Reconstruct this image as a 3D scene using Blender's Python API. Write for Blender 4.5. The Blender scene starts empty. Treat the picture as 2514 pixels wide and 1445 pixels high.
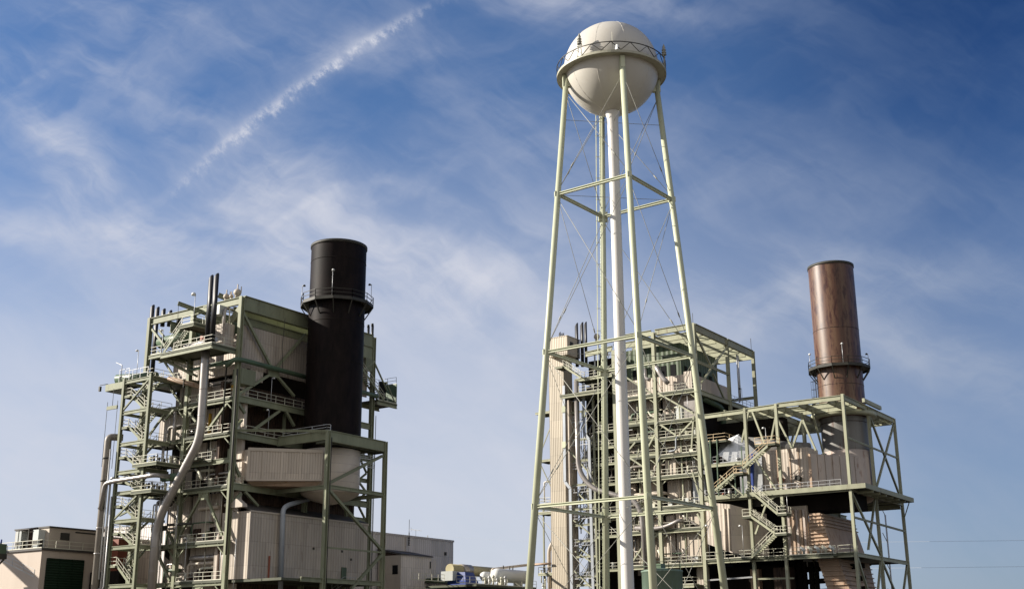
import bpy, math, random
from mathutils import Vector, Matrix
R = math.radians
rnd = random.Random(7)
SC = bpy.context.scene
COL = SC.collection

# ------------------------------------------------------------------ camera (x = along the boiler houses' south walls, y = along their west walls)
F, W, H, CX, CY = 2930., 2514, 1445, 1257, 722.5
PITCH, ROLL, YAW = R(16.55), R(0.33), R(34.8)
EYE = Vector((0, 0, 1.7))
DH = Vector((math.cos(YAW), math.sin(YAW), 0)); RH = Vector((DH.y, -DH.x, 0)); UP = Vector((0, 0, 1))
FW = DH * math.cos(PITCH) + UP * math.sin(PITCH)
U0 = -DH * math.sin(PITCH) + UP * math.cos(PITCH); R0 = FW.cross(U0)
RT = R0 * math.cos(ROLL) - U0 * math.sin(ROLL); UT = R0 * math.sin(ROLL) + U0 * math.cos(ROLL)

def sight(px, py): return FW * F + RT * (px - CX) - UT * (py - CY)
def survey(ax, v, px, py):
    r = sight(px, py); return EYE + r * ((v - EYE[ax]) / r[ax])
def wx(v, px, py): return survey(0, v, px, py)      # point on the wall plane x = v
def wy(v, px, py): return survey(1, v, px, py)      # point on the wall plane y = v
def wz(v, px, py): return survey(2, v, px, py)

cam = bpy.data.cameras.new('camera'); co = bpy.data.objects.new('camera', cam); COL.objects.link(co)
cam.sensor_width = 36; cam.lens = 36 * F / W; cam.clip_start = .5; cam.clip_end = 9000
m = Matrix((RT, UT, -FW)).transposed().to_4x4(); m.translation = EYE; co.matrix_world = m
SC.camera = co

# ------------------------------------------------------------------ materials
def nodes(name):
    m = bpy.data.materials.new(name); m.use_nodes = True
    return m, m.node_tree.nodes, m.node_tree.links, m.node_tree.nodes['Principled BSDF']

def N(nt, t, **kw):
    n = nt.new(t)
    for k, v in kw.items():
        if k.startswith('i_'): n.inputs[int(k[2:])].default_value = v
        else: setattr(n, k, v)
    return n

def paint(name, col, col2=None, rough=.55, metal=0., scale=.6, streak=.25, dirt=None, dirt_amt=.5, cover=.55, rib=0., rib_dir='h', rib_depth=.5, bump=.0, groove=.55, spec=.35):
    """weathered surface: large tone drift, vertical streaks, dirt / rust patches and optional corrugation"""
    m, nt, L, bs = nodes(name)
    geo = N(nt, 'ShaderNodeNewGeometry')
    mp = N(nt, 'ShaderNodeMapping'); mp.inputs['Scale'].default_value = (scale, scale, scale * streak)
    L.new(geo.outputs['Position'], mp.inputs['Vector'])
    n1 = N(nt, 'ShaderNodeTexNoise'); n1.inputs['Scale'].default_value = 1.; n1.inputs['Detail'].default_value = 5
    n1.inputs['Roughness'].default_value = .62
    L.new(mp.outputs[0], n1.inputs['Vector'])
    r1 = N(nt, 'ShaderNodeMapRange'); r1.inputs[1].default_value = .32; r1.inputs[2].default_value = .68
    L.new(n1.outputs[0], r1.inputs[0])
    mix = N(nt, 'ShaderNodeMix', data_type='RGBA')
    c2 = col2 or tuple(c * .8 for c in col)
    mix.inputs[6].default_value = (*col, 1); mix.inputs[7].default_value = (*c2, 1)
    L.new(r1.outputs[0], mix.inputs[0]); out = mix.outputs[2]
    if dirt:
        mp2 = N(nt, 'ShaderNodeMapping'); mp2.inputs['Scale'].default_value = (scale * 2.2, scale * 2.2, scale * .5)
        mp2.inputs['Location'].default_value = (13, 7, 3)
        L.new(geo.outputs['Position'], mp2.inputs['Vector'])
        n2 = N(nt, 'ShaderNodeTexNoise'); n2.inputs['Scale'].default_value = 1.; n2.inputs['Detail'].default_value = 6; n2.inputs['Roughness'].default_value = .7
        L.new(mp2.outputs[0], n2.inputs['Vector'])
        r2 = N(nt, 'ShaderNodeMapRange'); r2.inputs[1].default_value = cover; r2.inputs[2].default_value = cover + .14; r2.inputs[4].default_value = dirt_amt
        L.new(n2.outputs[0], r2.inputs[0])
        mx = N(nt, 'ShaderNodeMix', data_type='RGBA'); mx.inputs[7].default_value = (*dirt, 1)
        L.new(out, mx.inputs[6]); L.new(r2.outputs[0], mx.inputs[0]); out = mx.outputs[2]
    bs.inputs['Roughness'].default_value = rough; bs.inputs['Metallic'].default_value = metal
    bs.inputs['Specular IOR Level'].default_value = spec
    if rib:
        sep = N(nt, 'ShaderNodeSeparateXYZ'); L.new(geo.outputs['Position'], sep.inputs[0])
        if rib_dir == 'h':
            ad = N(nt, 'ShaderNodeMath', operation='ADD'); L.new(sep.outputs[0], ad.inputs[0]); L.new(sep.outputs[1], ad.inputs[1]); src = ad.outputs[0]
        elif rib_dir == 'd': ad = N(nt, 'ShaderNodeMath', operation='SUBTRACT'); L.new(sep.outputs[0], ad.inputs[0]); L.new(sep.outputs[1], ad.inputs[1]); src = ad.outputs[0]
        else: src = sep.outputs[2]
        mu = N(nt, 'ShaderNodeMath', operation='MULTIPLY'); mu.inputs[1].default_value = 2 * math.pi / rib; L.new(src, mu.inputs[0])
        si = N(nt, 'ShaderNodeMath', operation='SINE'); L.new(mu.outputs[0], si.inputs[0])
        gr = N(nt, 'ShaderNodeMapRange'); gr.inputs[1].default_value = .55; gr.inputs[2].default_value = .95; gr.inputs[4].default_value = groove
        L.new(si.outputs[0], gr.inputs[0])
        sh = N(nt, 'ShaderNodeMath', operation='MULTIPLY'); sh.inputs[1].default_value = 1 / 1.05; L.new(src, sh.inputs[0])
        fl_ = N(nt, 'ShaderNodeMath', operation='FLOOR'); L.new(sh.outputs[0], fl_.inputs[0])
        zz = N(nt, 'ShaderNodeMath', operation='MULTIPLY'); zz.inputs[1].default_value = 1 / 3.05; L.new(sep.outputs[2], zz.inputs[0])
        fz = N(nt, 'ShaderNodeMath', operation='FLOOR'); L.new(zz.outputs[0], fz.inputs[0])
        ma = N(nt, 'ShaderNodeMath', operation='MULTIPLY_ADD'); ma.inputs[1].default_value = 17.3; L.new(fz.outputs[0], ma.inputs[0]); L.new(fl_.outputs[0], ma.inputs[2])
        wn = N(nt, 'ShaderNodeTexWhiteNoise', noise_dimensions='1D'); L.new(ma.outputs[0], wn.inputs['W'])
        wr = N(nt, 'ShaderNodeMapRange'); wr.inputs[3].default_value = .86; wr.inputs[4].default_value = 1.06; L.new(wn.outputs['Value'], wr.inputs[0])
        fr = N(nt, 'ShaderNodeMath', operation='FRACT'); L.new(zz.outputs[0], fr.inputs[0])
        lp = N(nt, 'ShaderNodeMapRange'); lp.inputs[1].default_value = 0; lp.inputs[2].default_value = .035; lp.inputs[3].default_value = .72; lp.inputs[4].default_value = 1.; L.new(fr.outputs[0], lp.inputs[0])
        ml = N(nt, 'ShaderNodeMath', operation='MULTIPLY'); L.new(wr.outputs[0], ml.inputs[0]); L.new(lp.outputs[0], ml.inputs[1])
        vm = N(nt, 'ShaderNodeVectorMath', operation='SCALE'); L.new(out, vm.inputs[0]); L.new(ml.outputs[0], vm.inputs['Scale']); out = vm.outputs[0]
        mg = N(nt, 'ShaderNodeMix', data_type='RGBA', blend_type='MULTIPLY'); mg.inputs[7].default_value = (.52, .47, .42, 1)
        L.new(gr.outputs[0], mg.inputs[0]); L.new(out, mg.inputs[6]); out = mg.outputs[2]
        bp = N(nt, 'ShaderNodeBump'); bp.inputs['Strength'].default_value = rib_depth; bp.inputs['Distance'].default_value = .06
        L.new(si.outputs[0], bp.inputs['Height']); L.new(bp.outputs[0], bs.inputs['Normal'])
    elif bump:
        bp = N(nt, 'ShaderNodeBump'); bp.inputs['Strength'].default_value = bump; bp.inputs['Distance'].default_value = .1
        L.new(n1.outputs[0], bp.inputs['Height']); L.new(bp.outputs[0], bs.inputs['Normal'])
    oi = N(nt, 'ShaderNodeObjectInfo'); orr = N(nt, 'ShaderNodeMapRange'); orr.inputs[3].default_value = .84; orr.inputs[4].default_value = 1.12; L.new(oi.outputs['Random'], orr.inputs[0])
    ov = N(nt, 'ShaderNodeVectorMath', operation='SCALE'); L.new(out, ov.inputs[0]); L.new(orr.outputs[0], ov.inputs['Scale']); out = ov.outputs[0]
    L.new(out, bs.inputs['Base Color'])
    return m

RUST = (.16, .055, .022)
M = dict(
    green=paint('sage_green_paint', (.255, .268, .178), (.195, .205, .135), .55, spec=.2, dirt=(.10, .065, .035), dirt_amt=.75, cover=.58, scale=.9),
    pgreen=paint('pale_sage_paint', (.37, .372, .265), (.295, .298, .21), .55, spec=.2, dirt=(.15, .08, .04), dirt_amt=.75, cover=.59, scale=.9),
    dgreen=paint('dark_green_paint', (.085, .12, .06), (.055, .08, .042), .55, rib=.9, groove=.8),
    gpipe=paint('green_pipe_paint', (.09, .14, .085), (.07, .10, .065), .45),
    grate=paint('steel_grating', (.10, .105, .07), (.06, .065, .042), .7),
    rail=paint('pale_handrail_paint', (.62, .60, .48), (.5, .48, .38), .5),
    railn=paint('peach_handrail_paint', (.62, .48, .30), (.5, .38, .24), .5),
    railg=paint('galvanised_handrail', (.5, .5, .5), (.4, .4, .4), .4, .3),
    tan=paint('beige_cladding', (.54, .468, .39), (.455, .39, .325), .6, rib=.5, rib_depth=.3, dirt=(.13, .07, .04), dirt_amt=.65, cover=.59, scale=.55, groove=.4),
    tand=paint('beige_cladding_diagonal', (.54, .468, .39), (.455, .39, .325), .6, rib=.5, rib_dir='d', rib_depth=.3, dirt=(.17, .10, .065), dirt_amt=.55, cover=.63, scale=.55, groove=.6),
    tanf=paint('beige_sheet', (.54, .468, .385), (.45, .385, .315), .55, dirt=(.24, .13, .07), dirt_amt=.55, cover=.63, scale=.5, streak=.3),
    tower=paint('cream_cladding', (.47, .405, .31), (.43, .37, .28), .5, rib=.36, scale=.3, groove=.3, rib_depth=.3),
    tandirty=paint('rust_stained_sheet', (.50, .41, .345), (.40, .35, .32), .5, dirt=RUST, dirt_amt=.85, cover=.56, scale=.55, streak=.12),
    ribbed=paint('rust_stained_panel', (.46, .33, .23), (.35, .25, .18), .6, dirt=(.22, .08, .025), dirt_amt=.85, cover=.55, scale=.6, streak=.5),
    brown=paint('shade_brown_lagging', (.10, .060, .04), (.05, .03, .022), .8, rib=.5, dirt=(.025, .016, .012), dirt_amt=.8, cover=.48),  # dark brown also carries the deep shade of the south recess
    core=paint('shade_dark_casing', (.020, .016, .013), (.010, .008, .007), .9, spec=.1),  # near black stands in for the deep shade inside the frames
    black=paint('soot_black_steel', (.019, .012, .011), (.006, .0045, .0045), .55, dirt=(.006, .004, .004), dirt_amt=.95, cover=.53, scale=.8, streak=.35, spec=.08),
    blackpipe=paint('black_pipe_steel', (.018, .018, .022), (.012, .012, .014), .45),
    rusty=paint('rusted_steel', (.07, .018, .009), (.145, .09, .052), .42, dirt=(.035, .007, .005), dirt_amt=.95, cover=.485, scale=.75, streak=.018, spec=.45),
    greycyl=paint('grey_primed_steel', (.17, .165, .155), (.12, .115, .11), .5, dirt=(.075, .03, .018), dirt_amt=.85, cover=.55, streak=.1),
    silver=paint('aluminium_lagging', (.40, .37, .345), (.30, .275, .255), .34, .45, dirt=(.20, .12, .075), dirt_amt=.5, cover=.60, scale=1., streak=.3),
    duct=paint('bright_sheet_metal', (.42, .43, .44), (.62, .62, .62), .32, .7, scale=.8),
    tray=paint('galvanised_tray', (.37, .395, .425), (.30, .32, .35), .5, .1, scale=1.2),
    white=paint('tank_white_paint', (.63, .595, .53), (.57, .535, .47), .42, scale=.12, streak=.5, dirt=(.52, .45, .36), dirt_amt=.35, cover=.58, spec=.4),
    riser=paint('riser_white_paint', (.66, .635, .60), (.61, .585, .55), .42, scale=.5, dirt=(.45, .40, .34), dirt_amt=.3, cover=.66, streak=.1),
    legs=paint('pale_green_paint', (.52, .535, .385), (.46, .475, .335), .45, scale=.8, dirt=(.16, .09, .05), dirt_amt=.7, cover=.70, streak=.4),
    rod=paint('tie_rod_steel', (.35, .34, .29), (.2, .2, .18), .5),
    iron=paint('dark_iron', (.05, .045, .035), (.03, .03, .025), .6),
    conc=paint('pale_render_wall', (.55, .465, .39), (.50, .42, .35), .7, scale=.35, dirt=(.33, .27, .22), dirt_amt=.4, cover=.6),
    grey=paint('grey_cladding', (.70, .65, .62), (.62, .575, .545), .55, rib=.6, scale=.3, groove=.35),
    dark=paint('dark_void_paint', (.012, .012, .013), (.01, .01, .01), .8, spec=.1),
    roof=paint('dark_roof_sheet', (.07, .06, .055), (.05, .045, .04), .6),
    unit=paint('unit_casing', (.50, .52, .50), (.44, .46, .44), .45),
    louvre=paint('green_louvre', (.007, .026, .012), (.005, .018, .008), .5, rib=.34, rib_dir='v', groove=.9),
    blue=paint('blue_paint', (.02, .05, .24), (.015, .04, .18), .5),
    gtank=paint('faded_green_tank', (.16, .22, .17), (.13, .18, .14), .5, dirt=(.16, .20, .24), dirt_amt=.9, cover=.58, scale=.9, streak=.3),
    lamp=paint('lamp_white', (.75, .75, .72), (.7, .7, .68), .4),
    yellow=paint('yellow_paint', (.55, .33, .03), (.45, .27, .03), .5),
    redrust=paint('red_oxide', (.30, .09, .05), (.2, .06, .035), .6),
    khaki=paint('khaki_paint', (.40, .35, .20), (.33, .29, .165), .6, dirt=(.2, .14, .08), dirt_amt=.5, cover=.6),
    lag=paint('weathered_pipe_lagging', (.26, .235, .20), (.17, .15, .13), .5, .1, dirt=(.17, .11, .07), dirt_amt=.5, cover=.58, scale=1., streak=.3),
    balc=paint('balcony_paint', (.43, .415, .32), (.36, .34, .26), .5, scale=1.),
    ground=paint('gravel_ground', (.10, .085, .065), (.07, .06, .048), .9, scale=.25, streak=1.),
    asph=paint('asphalt', (.055, .055, .055), (.04, .04, .04), .85, scale=.5, streak=1.),
)

# ------------------------------------------------------------------ mesh builder
class MB:
    def __init__(s): s.v = []; s.f = []; s.sm = []
    def quad(s, pts, smooth=False):
        b = len(s.v); s.v += [tuple(p) for p in pts]; s.f.append(tuple(range(b, b + len(pts)))); s.sm.append(smooth); return s
    def hexa(s, p):
        b = len(s.v); s.v += [tuple(q) for q in p]
        for f in ((0, 3, 2, 1), (4, 5, 6, 7), (0, 1, 5, 4), (1, 2, 6, 5), (2, 3, 7, 6), (3, 0, 4, 7)):
            s.f.append(tuple(b + i for i in f)); s.sm.append(False)
        return s
    def box(s, x0, x1, y0, y1, z0, z1):
        return s.hexa([(x0, y0, z0), (x1, y0, z0), (x1, y1, z0), (x0, y1, z0), (x0, y0, z1), (x1, y0, z1), (x1, y1, z1), (x0, y1, z1)])
    def bar(s, p, q, w=.3, h=None, up=UP):
        p = Vector(p); q = Vector(q); h = h or w; d = (q - p).normalized(); up = Vector(up)
        if abs(d.dot(up)) > .98: up = Vector((1, 0, 0))
        a = d.cross(up).normalized(); b = a.cross(d).normalized()
        a = a * (w / 2); b = b * (h / 2)
        return s.hexa([p - a - b, p + a - b, p + a + b, p - a + b, q - a - b, q + a - b, q + a + b, q - a + b])
    def ibar(s, p, q, w=.35, h=.6, up=UP, t=.09):
        """rolled I section; up = the normal of the flanges"""
        p = Vector(p); q = Vector(q); d = (q - p).normalized(); up = Vector(up)
        if abs(d.dot(up)) > .98: up = Vector((1, 0, 0))
        a = d.cross(up).normalized(); b = a.cross(d).normalized()
        o = b * (h / 2 - t / 2)
        s.bar(p + o, q + o, w, t, up); s.bar(p - o, q - o, w, t, up)
        return s.bar(p, q, t * .8, h - 2 * t, up)
    def tube(s, pts, r, n=10, bend=0., smooth=True, caps=True):
        pts = [Vector(p) for p in pts]
        if bend:
            o = [pts[0]]
            for i in range(1, len(pts) - 1):
                a, b, c = pts[i - 1], pts[i], pts[i + 1]; k = min(bend, (a - b).length * .48, (c - b).length * .48)
                u = b + (a - b).normalized() * k; w = b + (c - b).normalized() * k
                for t in (0, .2, .4, .6, .8, 1): o.append(u * (1 - t) ** 2 + b * 2 * t * (1 - t) + w * t * t)
            pts = o + [pts[-1]]
        b0 = len(s.v); ref = None
        for i, p in enumerate(pts):
            d = ((pts[min(i + 1, len(pts) - 1)] - pts[max(i - 1, 0)])).normalized()
            if ref is None: ref = Vector((0, 0, 1)) if abs(d.z) < .9 else Vector((1, 0, 0))
            a = d.cross(ref).normalized(); ref = a.cross(d).normalized()
            rr = r[i] if isinstance(r, (list, tuple)) else r
            for k in range(n):
                t = 2 * math.pi * k / n; s.v.append(tuple(p + a * (rr * math.cos(t)) + ref * (rr * math.sin(t))))
        for i in range(len(pts) - 1):
            for k in range(n):
                s.f.append((b0 + i * n + k, b0 + (i + 1) * n + k, b0 + (i + 1) * n + (k + 1) % n, b0 + i * n + (k + 1) % n)); s.sm.append(smooth)
        if caps:
            s.f.append(tuple(b0 + k for k in range(n))); s.sm.append(False)
            e = b0 + (len(pts) - 1) * n; s.f.append(tuple(e + n - 1 - k for k in range(n))); s.sm.append(False)
        return s
    def lathe(s, prof, c, n=64, smooth=True, a0=0, a1=2 * math.pi):
        b0 = len(s.v); full = abs(a1 - a0 - 2 * math.pi) < 1e-6; nn = n if full else n + 1
        for r, z in prof:
            for k in range(nn):
                t = a0 + (a1 - a0) * k / n; s.v.append((c[0] + r * math.cos(t), c[1] + r * math.sin(t), z))
        for i in range(len(prof) - 1):
            for k in range(n):
                k2 = (k + 1) % nn
                s.f.append((b0 + i * nn + k, b0 + i * nn + k2, b0 + (i + 1) * nn + k2, b0 + (i + 1) * nn + k)); s.sm.append(smooth)
        return s
    def sphere(s, c, r, n=12):
        return s.lathe([(r * math.sin(math.pi * i / 8) + 1e-4, c[2] - r * math.cos(math.pi * i / 8)) for i in range(9)], c, n)
    def railing(s, pts, h=1.07, step=1.7, w=.055, close=False):
        pts = [Vector(p) for p in pts]
        if close: pts.append(pts[0])
        for a, b in zip(pts, pts[1:]):
            for k in (h, h * .52): s.bar(a + UP * k, b + UP * k, w, w)
            s.bar(a + UP * .06, b + UP * .06, .02, .11)
            n = max(1, round((b - a).length / step))
            for i in range(n + 1):
                p = a.lerp(b, i / n); s.bar(p, p + UP * h, w, w)
        return s
    def stringers(s, a, b, wv, n=None):
        """stair flight from a (foot) to b (head); wv spans its width; treads and stringers"""
        a = Vector(a); b = Vector(b); wv = Vector(wv)
        s.bar(a, b, .08, .32); s.bar(a + wv, b + wv, .08, .32)
        n = n or max(3, round((b.z - a.z) / .24)); run = Vector((b.x - a.x, b.y - a.y, 0)).normalized() * .13
        for i in range(n):
            p = a.lerp(b, (i + .5) / n); s.hexa([p - run, p + run, p + wv + run, p + wv - run] + [q + UP * .035 for q in (p - run, p + run, p + wv + run, p + wv - run)])
        return s
    def build(s, name, mat, parent=None):
        me = bpy.data.meshes.new(name); me.from_pydata(s.v, [], s.f); me.update()
        for p, k in zip(me.polygons, s.sm): p.use_smooth = k
        me.materials.append(mat if not isinstance(mat, str) else M[mat])
        o = bpy.data.objects.new(name, me); COL.objects.link(o)
        if parent: o.parent = parent; o.matrix_parent_inverse = Matrix.Translation(-Vector(parent.location)) if parent.type == 'EMPTY' else Matrix.Identity(4)
        return o

def tag(o, label, cat, group=None, kind=None):
    o['label'] = label; o['category'] = cat
    if group: o['group'] = group
    if kind: o['kind'] = kind
    return o
def thing(name, loc, label, cat, group=None):
    o = bpy.data.objects.new(name, None); o.location = loc; o.empty_display_size = .5; COL.objects.link(o)
    return tag(o, label, cat, group)
def structure(o): o['kind'] = 'structure'; return o

GR = ['green']                                       # the paint of the steelwork being built
# short forms: each call makes one part
def bx(name, mat, par, *a): return MB().box(*a).build(name, mat, par)
def beam(par, p, q, w=.35, h=.7, mat=None, name='beam', up=UP):
    mat = mat or GR[0]
    return MB().ibar(p, q, w, h, up).build(name, mat, par)
def column(par, x, y, z0, z1, w=.5, h=.6, mat=None):
    mat = mat or GR[0]
    return MB().ibar((x, y, z0), (x, y, z1), w, h, (1, 0, 0), .11).build('column', mat, par)
def brace(par, p, q, w=.32, mat=None):
    mat = mat or GR[0]
    return MB().ibar(p, q, w, w, (1, 0, 0) if abs(Vector(q).x - Vector(p).x) < .5 else (0, 1, 0), .06).build('brace', mat, par)
def rail(par, pts, mat='rail', **k): return MB().railing(pts, **k).build('railing', mat, par)
def slab(par, x0, x1, y0, y1, z, t=.09, mat='grate'):
    mb = MB().box(x0, x1, y0, y1, z - t, z)
    for q in (x0 + .03, x1 - .03): mb.box(q - .04, q + .04, y0, y1, z - .32, z - t - .003)
    for q in (y0 + .03, y1 - .03): mb.box(x0 + .075, x1 - .075, q - .04, q + .04, z - .32, z - t - .003)
    return mb.build('platform', mat, par)
def stair(par, a, b, wv, mat=None, rmat='rail', both=True):
    mat = mat or GR[0]
    st = MB().stringers(a, b, wv).build('staircase', mat, par)
    a = Vector(a); b = Vector(b); wv = Vector(wv)
    mb = MB().railing([a, b], step=1.6)
    if both: mb.railing([a + wv, b + wv], step=1.6)
    r = mb.build('railing', rmat, par); r.parent = st; r.matrix_parent_inverse = Matrix.Identity(4)
    return st
def pipe(par, pts, r, mat='silver', name='pipe', bend=None, n=10): return MB().tube(pts, r, n, r * 2.6 if bend is None else bend).build(name, mat, par)

# ------------------------------------------------------------------ ground
g = MB()
g.quad([(-3000, -3000, 0), (3000, -3000, 0), (3000, 3000, 0), (-3000, 3000, 0)])
structure(g.build('ground', 'ground'))
g = MB(); g.quad([(20, 60, .004), (105, 20, .004), (108, 27, .004), (23, 67, .004)])
structure(g.build('road', 'asph'))

# ================================================================== LEFT BOILER HOUSE
XW, YS = 107.8, 120.
LB = thing('boiler_house', (121, 129, 0), 'green steel framed boiler house behind the soot black chimney, beige casing inside', 'boiler house', 'boiler houses of the power plant')
YC = (120., 129.75, 139.2)
for y in YC: column(LB, XW, y, 0, 48.3, .55, .65)
for x in (121.5, 135.): column(LB, x, YS, 0, 48.2 if x > 130 else 44, .55, .65)
for x in (121.5, 135.): column(LB, x, 139.2, 0, 46)
column(LB, 135., 129.75, 0, 44)
LF = [10.5, 15.5, 22.6, 29.7, 34.4]
for z in LF + [26.2]: beam(LB, (XW - .1, 120.35, z - .35), (XW - .1, 129.4, z - .35), .3, .7)
for z in [10.5, 15.5, 22.6, 29.7, 34.4, 38.1]: beam(LB, (XW, 130.1, z - .3), (XW, 138.9, z - .3), .3, .6)
beam(LB, (XW, 120.3, 47.75), (XW, 129.4, 47.75), .4, 1.05, name='girder')
beam(LB, (XW, 130.1, 47.75), (XW, 138.9, 47.75), .4, 1.05, name='girder')
# roof girders along x, seen from below in the top bay
MB().box(XW + .32, 134.7, 119.85, 120.1, 46.5, 48.35).box(XW + .33, 134.69, 119.65, 120.3, 48.352, 48.45).box(XW + .33, 134.69, 119.65, 120.3, 46.4, 46.498).build('girder', 'green', LB)
MB().box(XW + .32, 134.7, 121.2, 121.4, 44.9, 45.9).box(XW + .33, 134.69, 121., 121.6, 45.902, 46.).build('girder', 'green', LB)
MB().box(130., 134.7, 119.86, 120.09, 44.6, 46.39).build('girder', 'green', LB)
for y in (121.9, 126, 130.5, 135): beam(LB, (XW + .3, y, 46.4), (134.7, y, 46.4), .5, 1.6, name='girder')
beam(LB, (135, 120.4, 47), (135, 129.4, 47), .4, 1.6, name='girder'); beam(LB, (135, 130, 47), (135, 138.9, 46), .4, 1.2, name='girder')
# core and casing walls
bx('casing', 'core', LB, 112.2, 133.4, 124.2, 137.6, 0, 43.5)
def panel(par, x, y0, y1, z0, z1, mat='tan', t=.5): return bx('wall_panel', mat, par, x, x + t, y0, y1, z0, z1)
# west casing, storey by storey (set back behind the columns)
for (z0, z1, segs, xx) in (
    (0, 10.1, [(120.4, 126.5)], 109.7), (10.55, 15.1, [(120.3, 129.4), (130.1, 133.5)], 109.8), (15.55, 22., [(120.4, 129.4), (130.1, 134.2)], 109.7),
    (22.7, 25.9, [(120.3, 122.9), (123.2, 124.9), (125.8, 129.3)], 109.8), (26.3, 29.2, [(120.5, 122.7), (124.1, 126.9), (127.6, 129.3), (130.6, 133)], 109.8),
    (29.8, 33.8, [(120.4, 122.2), (124., 129.2), (131.2, 137.8)], 109.8), (34.5, 37.6, [(120.6, 127.9), (130.1, 134.)], 109.9), (38.3, 43.9, [(120.6, 129.4), (130.4, 136.)], 110.)):
    for (a, b) in segs: panel(LB, xx, a, b, z0, z1)
# rusty voids / hatches / boxes on the west casing
for (x, y, z, sy, sz, mt) in ((109.45, 125.8, 19.2, 1.5, 2.2, 'tanf'), (109.45, 122.2, 12.2, .9, 2., 'tanf'), (109.45, 128., 17., 1.4, 1., 'brown'), (109.45, 122.6, 36.2, .7, .7, 'yellow'), (109.45, 127.8, 36, .6, 2.2, 'tanf'),
                             (109.45, 122.4, 26.8, .9, 2., 'green'), (109.45, 125.3, 24.2, 1.4, 1.2, 'brown'), (109.45, 127, 31.6, .25, 3, 'yellow'), (109.45, 125., 31.4, .35, 2.8, 'rail'), (109.45, 121.6, 18.9, 1.2, 1.1, 'tanf'), (109.45, 124.4, 20.6, .3, .3, 'rail')):
    bx('junction_box', mt, LB, x, x + .35, y - sy / 2, y + sy / 2, z - sz / 2, z + sz / 2)
# west walkways
for z in LF:
    slab(LB, XW - .3, 109.7, 120.4, 129.4, z, .08)
    rail(LB, [(XW - .22, 120.5, z), (XW - .22, 129.2, z)])
for z in (10.5, 15.5, 22.6, 29.7, 34.4, 38.1):
    slab(LB, XW + .2, 112., 130., 138.8, z, .08)
slab(LB, 107.3, 110.6, 123.5, 129.5, 26.2); rail(LB, [(107.35, 123.6, 26.2), (107.35, 129.4, 26.2)])
slab(LB, 106.3, 110.6, 125.2, 128.6, 26.5, .1)
rail(LB, [(107.6, 130.4, 38.1), (107.6, 138.6, 38.1)])
# braces on the west face
def wbrace(x, a, b, w=.3): return brace(LB, wx(x, *a), wx(x, *b), w)
for a, b in (((500, 1206), (442, 1313)), ((502, 1206), (546, 1313)), ((458, 1004), (492, 1048)), ((558, 990), (510, 1056)), ((414, 945), (448, 997)), ((575, 780), (527, 826)), ((374, 808), (405, 848)), ((497, 1436), (470, 1460)),
             ((412, 1302), (440, 1362)), ((390, 1365), (417, 1425))): wbrace(XW, a, b)
for a, b in (((404, 1016), (368, 1066)), ((427, 1005), (405, 1030)), ((337, 1242), (293, 1265)), ((362, 1068), (341, 1140))): wbrace(XW - 2, a, b, .25)
MB().box(XW - .1, XW + .1, 124.2, 126, 21.0, 21.9).build('gusset', 'green', LB); MB().box(XW - .1, XW + .1, 124., 126, 9.0, 9.8).build('gusset', 'green', LB)
MB().hexa([(XW - .12, 120.3, 45.8), (XW + .12, 120.3, 45.8), (XW + .12, 121.9, 44.4), (XW - .12, 121.9, 44.4), (XW - .12, 120.3, 47.2), (XW + .12, 120.3, 47.2), (XW + .12, 122.6, 45.2), (XW - .12, 122.6, 45.2)]).build('gusset', 'green', LB)
# upper west platforms with the stair in front of the top bay
slab(LB, 103.2, XW + .2, 120.2, 130.6, 40.9, .12); beam(LB, (103.3, 120.4, 40.5), (103.3, 130.5, 40.5), .3, .75); beam(LB, (103.3, 120.3, 40.5), (XW - .3, 120.3, 40.5), .3, .75); beam(LB, (103.3, 130.4, 40.5), (XW - .3, 130.4, 40.5), .3, .5)
rail(LB, [(XW - .3, 120.3, 40.95), (103.3, 120.3, 40.95), (103.3, 128., 40.95)])
a = wx(104, 401, 866); b = wx(104, 447, 799)
stair(LB, a, b, (1.5, 0, 0))
slab(LB, 103.6, 108.2, b.y - 2.9, b.y + .3, b.z, .12); beam(LB, (103.7, b.y - 2.8, b.z - .3), (103.7, b.y + .2, b.z - .3), .25, .5); beam(LB, (103.7, b.y - 2.8, b.z - .3), (110, b.y - 2.8, b.z - .3), .25, .5)
rail(LB, [(109.8, b.y - 2.75, b.z), (103.7, b.y - 2.75, b.z), (103.7, b.y - .3, b.z)])
slab(LB, 103.7, 106.2, a.y - .2, a.y + 2.6, a.z - .05, .12); rail(LB, [(103.8, a.y + .3, a.z), (103.8, a.y + 2.5, a.z), (106.1, a.y + 2.5, a.z)])
beam(LB, (103.7, a.y - .2, a.z - .4), (103.7, a.y + 2.6, a.z - .4), .25, .5)
stair(LB, (106.6, 127.6, 38.1), (104.8, 132.4, 40.7), (1.1, .3, 0), rmat='green')
MB().tube([(105.2, 121.6, 41.9), (105.6, 128.5, 41.9)], .32, 10).build('pipe', 'silver', LB)
bx('junction_box', 'tan', LB, 105.9, 107.5, 120.8, 123.6, 41.2, 44.3)
bx('junction_box', 'unit', LB, 106.2, 107.2, 122.6, 123.8, 45.9, 47.2)
bx('junction_box', 'redrust', LB, 106.9, 107.6, 124.4, 127., 41., 43.6)
pipe(LB, [(106.8, 122.2, 42), (106.8, 122.2, 46.8), (108.4, 122.2, 46.8)], .22, 'silver'); pipe(LB, [(106.6, 124., 43.4), (106.6, 124., 46.2), (108.6, 124.6, 46.8)], .1, 'rail')
for k, y in enumerate((121.4, 122.8, 124.6, 126.2)): pipe(LB, [(107.1, y, 43.9 + .3 * (k % 2)), (107.1, y + .2, 46.6), (109.5, y + .6, 46.9)], .09, 'rail')
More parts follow.
